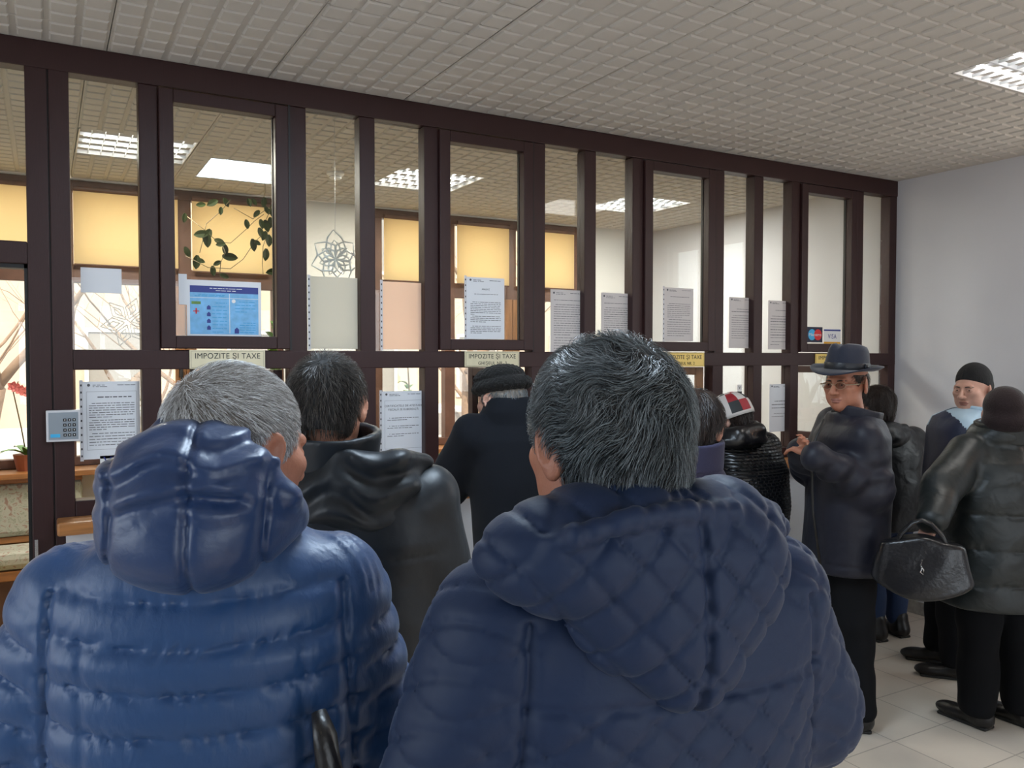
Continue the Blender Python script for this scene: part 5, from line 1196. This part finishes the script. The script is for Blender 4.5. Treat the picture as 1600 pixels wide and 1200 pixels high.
# keypad by the door
a = onY(72, 666, D-.02); b = onY(126, 666, D-.02); t = onY(99, 641, D-.02); u = onY(99, 690, D-.02)
kp = empty('door_keypad', ((a[0]+b[0])/2, D, (t[2]+u[2])/2)); T(kp, 'grey metal keypad with twelve black buttons on the post beside the door', 'keypad'); w, h = b[0]-a[0], t[2]-u[2]
MB().box(-w/2, w/2, -.022, 0, -h/2, h/2).build('housing', M['sleeve'], kp, bevel=.003)
MB().box(-w/2+.008, w/2-.008, -.0235, -.022, -h/2+.008, h/2-.008).build('face_plate', M['greyp'], kp)
for i in range(3):
    for j_ in range(4):
        x, z = w*.04+i*w*.135, h*.19-j_*h*.16
        bt = MB().box(x-.0052, x+.0052, -.0265, -.0235, z-.0055, z+.0055).build('button', M['black'], kp, bevel=.001)
        MB().box(x-.0016, x+.0016, -.0268, -.0265, z-.002, z+.002).build('digit_mark', M['white'], bt)
MB().box(-w*.38, -w*.10, -.0238, -.0235, -h*.36, -h*.25).build('blue_label', M['cyan2'], kp)
# papers lying on the counter
T(MB().box(-.03, .06, -.055, .04, 0, .0015).build('paper_slip', M['paper'], loc=(.235, 3.49, 1.0775)), 'white slips of paper lying on the left end of the counter sill', 'paper')
# tape / scratches on the rail are marks on the frame; door handle of the open door is out of view
# ================================================================ OFFICE
M_ = M
def desk(x0, x1, y0, y1, z, lab):
    r = empty('office_desk', ((x0+x1)/2, (y0+y1)/2, 0)); T(r, lab, 'desk'); a, b_ = (x1-x0)/2, (y1-y0)/2
    MB().box(-a, a, -b_, b_, z-.03, z).build('desk_top', M['wood2'], r, bevel=.004)
    for sx in (-1, 1): MB().box(sx*a-(.03 if sx > 0 else 0), sx*a+(.03 if sx < 0 else 0), -b_, b_, 0, z-.03).build('side_panel', M['wood2'], r)
    MB().box(-a+.03, a-.03, b_-.03, b_-.01, .25, z-.03).build('modesty_panel', M['wood2'], r)
desk(.35, 1.55, 3.72, 4.35, .98, 'brown office desk behind the first ticket window')
desk(1.75, 2.95, 3.72, 4.85, .82, 'brown office desk behind the second ticket window')
def printer(x, y, lab):
    r = empty('printer', (x, y, .98)); T(r, lab, 'printer')
    MB().box(-.19, .19, -.15, .15, 0, .16).build('casing', M['gasket'], r, bevel=.015); MB().box(-.15, .15, -.155, -.15, .05, .07).build('paper_slot', M['white'], r); MB().box(-.14, .14, -.10, .12, .16, .165).build('lid', M['greyp'], r)
printer(1.38, 3.95, 'black printer on the desk below the certificates notice')
printer(.47, 4.0, 'dark office machine on the desk in the leftmost lower pane')
def pot_plant(x, y, z, lab, n, L_, W_, sp, pr=.07, ph=.11, pm='pot', lm='leaf', seed=1, droop=.5, up=.9, name='potted_plant', stem=0):
    R_ = random.Random(seed); r = empty(name, (x, y, z)); T(r, lab, 'plant')
    MB().lathe([(pr*.7, 0), (pr*.98, ph*.85), (pr*1.08, ph*.86), (pr*1.08, ph), (pr*.92, ph), (pr*.9, ph*.9), (.01, ph*.88)], 20).build('pot', M[pm], r, smooth=False)
    st = MB(); mb = []
    for k in range(n):
        a = R_.uniform(0, 2*PI); e = R_.uniform(.25, 1)*sp; zz = ph*.9+R_.uniform(0, 1)*stem; bx, by = math.cos(a)*pr*.4*R_.random(), math.sin(a)*pr*.4*R_.random()
        m_ = MB().leaf((bx, by, zz), (math.cos(a)*e, math.sin(a)*e, up*R_.uniform(.5, 1.2)), (0, 0, 1), L_*R_.uniform(.6, 1.1), W_, droop*R_.uniform(.5, 1.3)); mb.append(m_)
    al = MB()
    for m_ in mb: al.add(m_.v, m_.f)
    al.build('leaf_cluster', M[lm], r)
    if stem: MB().tube([(0, 0, ph*.8), (.01, 0, ph+stem*.6), (0, .01, ph+stem)], .006).build('stem', M['stem'], r, smooth=True)
    return r
ZS = WZ0
pot_plant(2.10, 4.62, .82, 'leafy green plant in a terracotta pot behind the second ticket window', 46, .15, .055, 1.0, .085, .13, seed=4, stem=.10)
pot_plant(2.58, 5.95, ZS, 'small pink flowered plant on the window sill behind the certificates notice', 18, .09, .04, 1.0, .06, .09, seed=6)
pot_plant(.40, 5.95, ZS, 'spiky plant with long arching leaves behind the leftmost lower pane', 16, .62, .045, .6, .08, .12, seed=8, droop=.45, up=1.4)
pot_plant(1.12, 5.96, ZS, 'broad leaved plant on the sill behind counter 4', 14, .45, .07, .8, .08, .12, seed=9, droop=.5, up=1.2)
pot_plant(1.42, 5.93, ZS, 'light green climbing plant right of the blue poster', 40, .12, .06, .9, .07, .12, seed=10, stem=.85)
pot_plant(2.45, 5.97, ZS, 'tall thin plant with two broad leaves above the certificates notice', 5, .16, .07, .9, .06, .10, seed=12, stem=.62)
pot_plant(-.40, 6.06, .955, 'bright green leafy plant at the far left behind the doorway', 34, .20, .07, .8, .07, .14, seed=13, stem=.62)
# orchid on the shelf of the bench
def orchid(x, y, z):
    r = empty('potted_orchid', (x, y, z)); T(r, 'orchid with pink flowers and strap leaves standing behind the sofa', 'plant'); R_ = random.Random(4)
    MB().lathe([(.05, 0), (.075, .12), (.07, .12), (.01, .11)], 18).build('pot', M['pot'], r)
    for k in range(7):
        a = k*.95; MB().leaf((0, 0, .11), (math.cos(a), math.sin(a)*.6, .75), (0, 0, 1), .22, .05, .55).build('leaf', M['leaf'], r)
    for sx, tp in ((-1, -.06), (1, .07)):
        pts = [(0, 0, .11), (tp*.4, 0, .28), (tp*.8, 0, .42), (tp*1.1, 0, .52), (tp*.6, -.01, .58)]
        st = MB().tube(pts, .004, 6).build('flower_stem', M['stem'], r, smooth=True)
        fm = MB()
        for q in range(4):
            c = A_(*pts[3])+A_(-tp*.35*q, -.01, .03-.012*q)
            for p_ in range(5):
                a = 2*PI*p_/5; fm.leaf(c, (math.cos(a), -.35, math.sin(a)), (0, -1, 0), .036, .028, 0)
        fm.build('flower', M['petal'], st)
orchid(-.11, 6.05, .955)
# hanging trailing plant
vr = empty('trailing_plant', (1.15, 5.2, 2.6)); T(vr, 'trailing plant with oval leaves coloured as silhouettes strung across the window above the poster', 'plant')
R_ = random.Random(5); Yv = 5.2
vin = [[(360, 312), (345, 330), (322, 350), (318, 372), (312, 395)], [(288, 335), (318, 358), (340, 378), (360, 380), (385, 358), (398, 345), (412, 335)], [(290, 400), (325, 418), (360, 420), (380, 405), (398, 378), (412, 365)], [(425, 322), (415, 345), (418, 365), (411, 385), (410, 412), (411, 428)], [(345, 376), (352, 395), (345, 410), (343, 430)], [(365, 325), (395, 342), (412, 330), (428, 318)]]
leaves = [(330, 318, 20, 150), (312, 320, 16, 170), (354, 318, 17, 60), (345, 331, 14, 95), (390, 318, 15, 75), (398, 317, 14, 60), (412, 318, 18, 100), (386, 352, 17, 80), (322, 370, 26, 120), (312, 366, 24, 170), (324, 378, 24, 85), (345, 378, 18, 20), (343, 382, 16, 170), (352, 392, 20, 80), (362, 402, 26, 5), (355, 402, 12, 190), (307, 412, 24, 95), (315, 408, 15, 20), (293, 395, 18, 65), (333, 425, 18, 85), (338, 412, 15, 150), (352, 432, 16, 20), (409, 352, 18, 80), (417, 355, 22, 75), (422, 350, 20, 90), (408, 366, 20, 75), (412, 370, 18, 110), (396, 385, 22, 80), (403, 380, 14, 30), (420, 378, 22, 90), (415, 400, 22, 95), (423, 425, 22, 170), (426, 330, 24, 100), (400, 335, 16, 130), (288, 342, 16, 95), (418, 330, 16, 60)]
sm = MB()
for v_ in vin: sm.tube([A_(*onY(px, py, Yv+R_.uniform(-.05, .05)))-A_(1.15, 5.2, 2.6) for px, py in v_], .0022, 5)
sm.tube([A_(*onY(412, 310, Yv))-A_(1.15, 5.2, 2.6), A_(*onY(414, 300, Yv))-A_(1.15, 5.2, 2.6), A_(onY(414, 300, Yv)[0]-1.15, 0, H-2.602)], .003, 6); sm.build('vine_stem', M['stem'], vr, smooth=True)
for (px, py, Lp, an) in leaves:
    c = A_(*onY(px, py, Yv+R_.uniform(-.06, .06)))-A_(1.15, 5.2, 2.6); a = math.radians(an); s_ = 5.4/1290
    dv = A_(math.cos(a), .2*R_.uniform(-1, 1), -math.sin(a)); MB().leaf(c-dv*Lp*s_/2, dv, (R_.uniform(-.2, .2), -1, .1), Lp*s_*.85, Lp*s_*.46, .0, n=6).build('leaf', M['leaf_backlit'], vr)
# hanging foil star and its detector on the ceiling
c = onY(524, 405, 4.0); fs = empty('hanging_star_ornament', tuple(c)); T(fs, 'silver foil star ornament hanging by a thread in front of the grey wall', 'ornament')
R_ = random.Random(9)
for k in range(7):
    a = math.radians(90+360/7*k+4); L_ = .145 if k == 0 else .125; mb = MB()
    d_ = A_(math.cos(a), 0, math.sin(a)); sd = A_(-math.sin(a), 0, math.cos(a))
    for u in (-1, 1):
        for q, off in ((1.0, .05), (.66, .026)):
            pts = [A_(0, 0, 0)+sd*u*.004, d_*L_*.35*q+sd*u*off+A_(0, -.02*q, 0), d_*L_*.7*q+sd*u*off*.75+A_(0, -.012, 0), d_*L_*q]
            mb.tube(pts, [.004, .0055, .005, .002], 5)
    mb.build('star_point', M['foil'], fs, smooth=False)
MB().tube([(0, 0, .12), (0, 0, H-c[2]-.002)], .0012, 5).build('thread', M['sleeve'], fs)
sd = empty('smoke_detector', tuple(onZ(524, 268, H-.002))); T(sd, 'small round white smoke detector on the office ceiling', 'detector')
MB().lathe([(.055, 0), (.055, -.018), (.04, -.032), (.036, -.046), (.01, -.05)][::-1], 24).build('housing', M['white'], sd, smooth=False); MB().lathe([(.0395, -.036), (.0395, -.032)], 24).build('vent_slots', M['black'], sd)
# paper snowflake on the window
c = onY(200, 503, YB-.02); sn = empty('paper_snowflake', tuple(c)); T(sn, 'cut paper snowflake stuck on the back window behind the leftmost pane', 'decoration'); mb = MB()
for k in range(6):
    a = PI/3*k+.2; d_ = A_(math.cos(a), 0, math.sin(a)); s2 = A_(-math.sin(a), 0, math.cos(a))
    for (u0, w0, u1, w1) in ((.02, 0, .09, .045), (.09, .045, .17, 0), (.17, 0, .09, -.045), (.09, -.045, .02, 0), (.05, 0, .09, .02), (.09, .02, .13, 0), (.13, 0, .09, -.02), (.09, -.02, .05, 0)):
        p0, p1 = d_*u0+s2*w0, d_*u1+s2*w1; mb.tube([p0, p1], .0035, 4)
mb.build('snowflake', M['cutp'], sn)
# flowered sofa and its wooden shelf at the back left
sf = empty('flowered_sofa', (-.75, 5.70, 0)); T(sf, 'wooden bench sofa with pale flower patterned back and seat behind the doorway', 'sofa')
def rb(name, m, x0, x1, y0, y1, z0, z1, bv=.01): return MB().box(x0, x1, y0, y1, z0, z1).build(name, m, sf, bevel=bv)
rb('top_shelf', M['wood'], -1.1, .95, .27, .445, .90, .955, .006); rb('rear_board', M['wood'], -1.1, .95, .39, .43, .1, .90)
rb('lower_rail', M['wood'], -1.1, .95, -.02, .30, .36, .42, .006); rb('drawer_front', M['winframe'], -1.1, .95, .0, .30, .0, .36, .004); rb('back_rail', M['wood'], -1.1, .95, .27, .33, .53, .57, .004)
rb('back_cushion', M['floral'], -1.1, .95, .25, .39, .57, .90, .035); rb('seat_cushion', M['floral'], -1.1, .95, -.03, .28, .42, .53, .04)
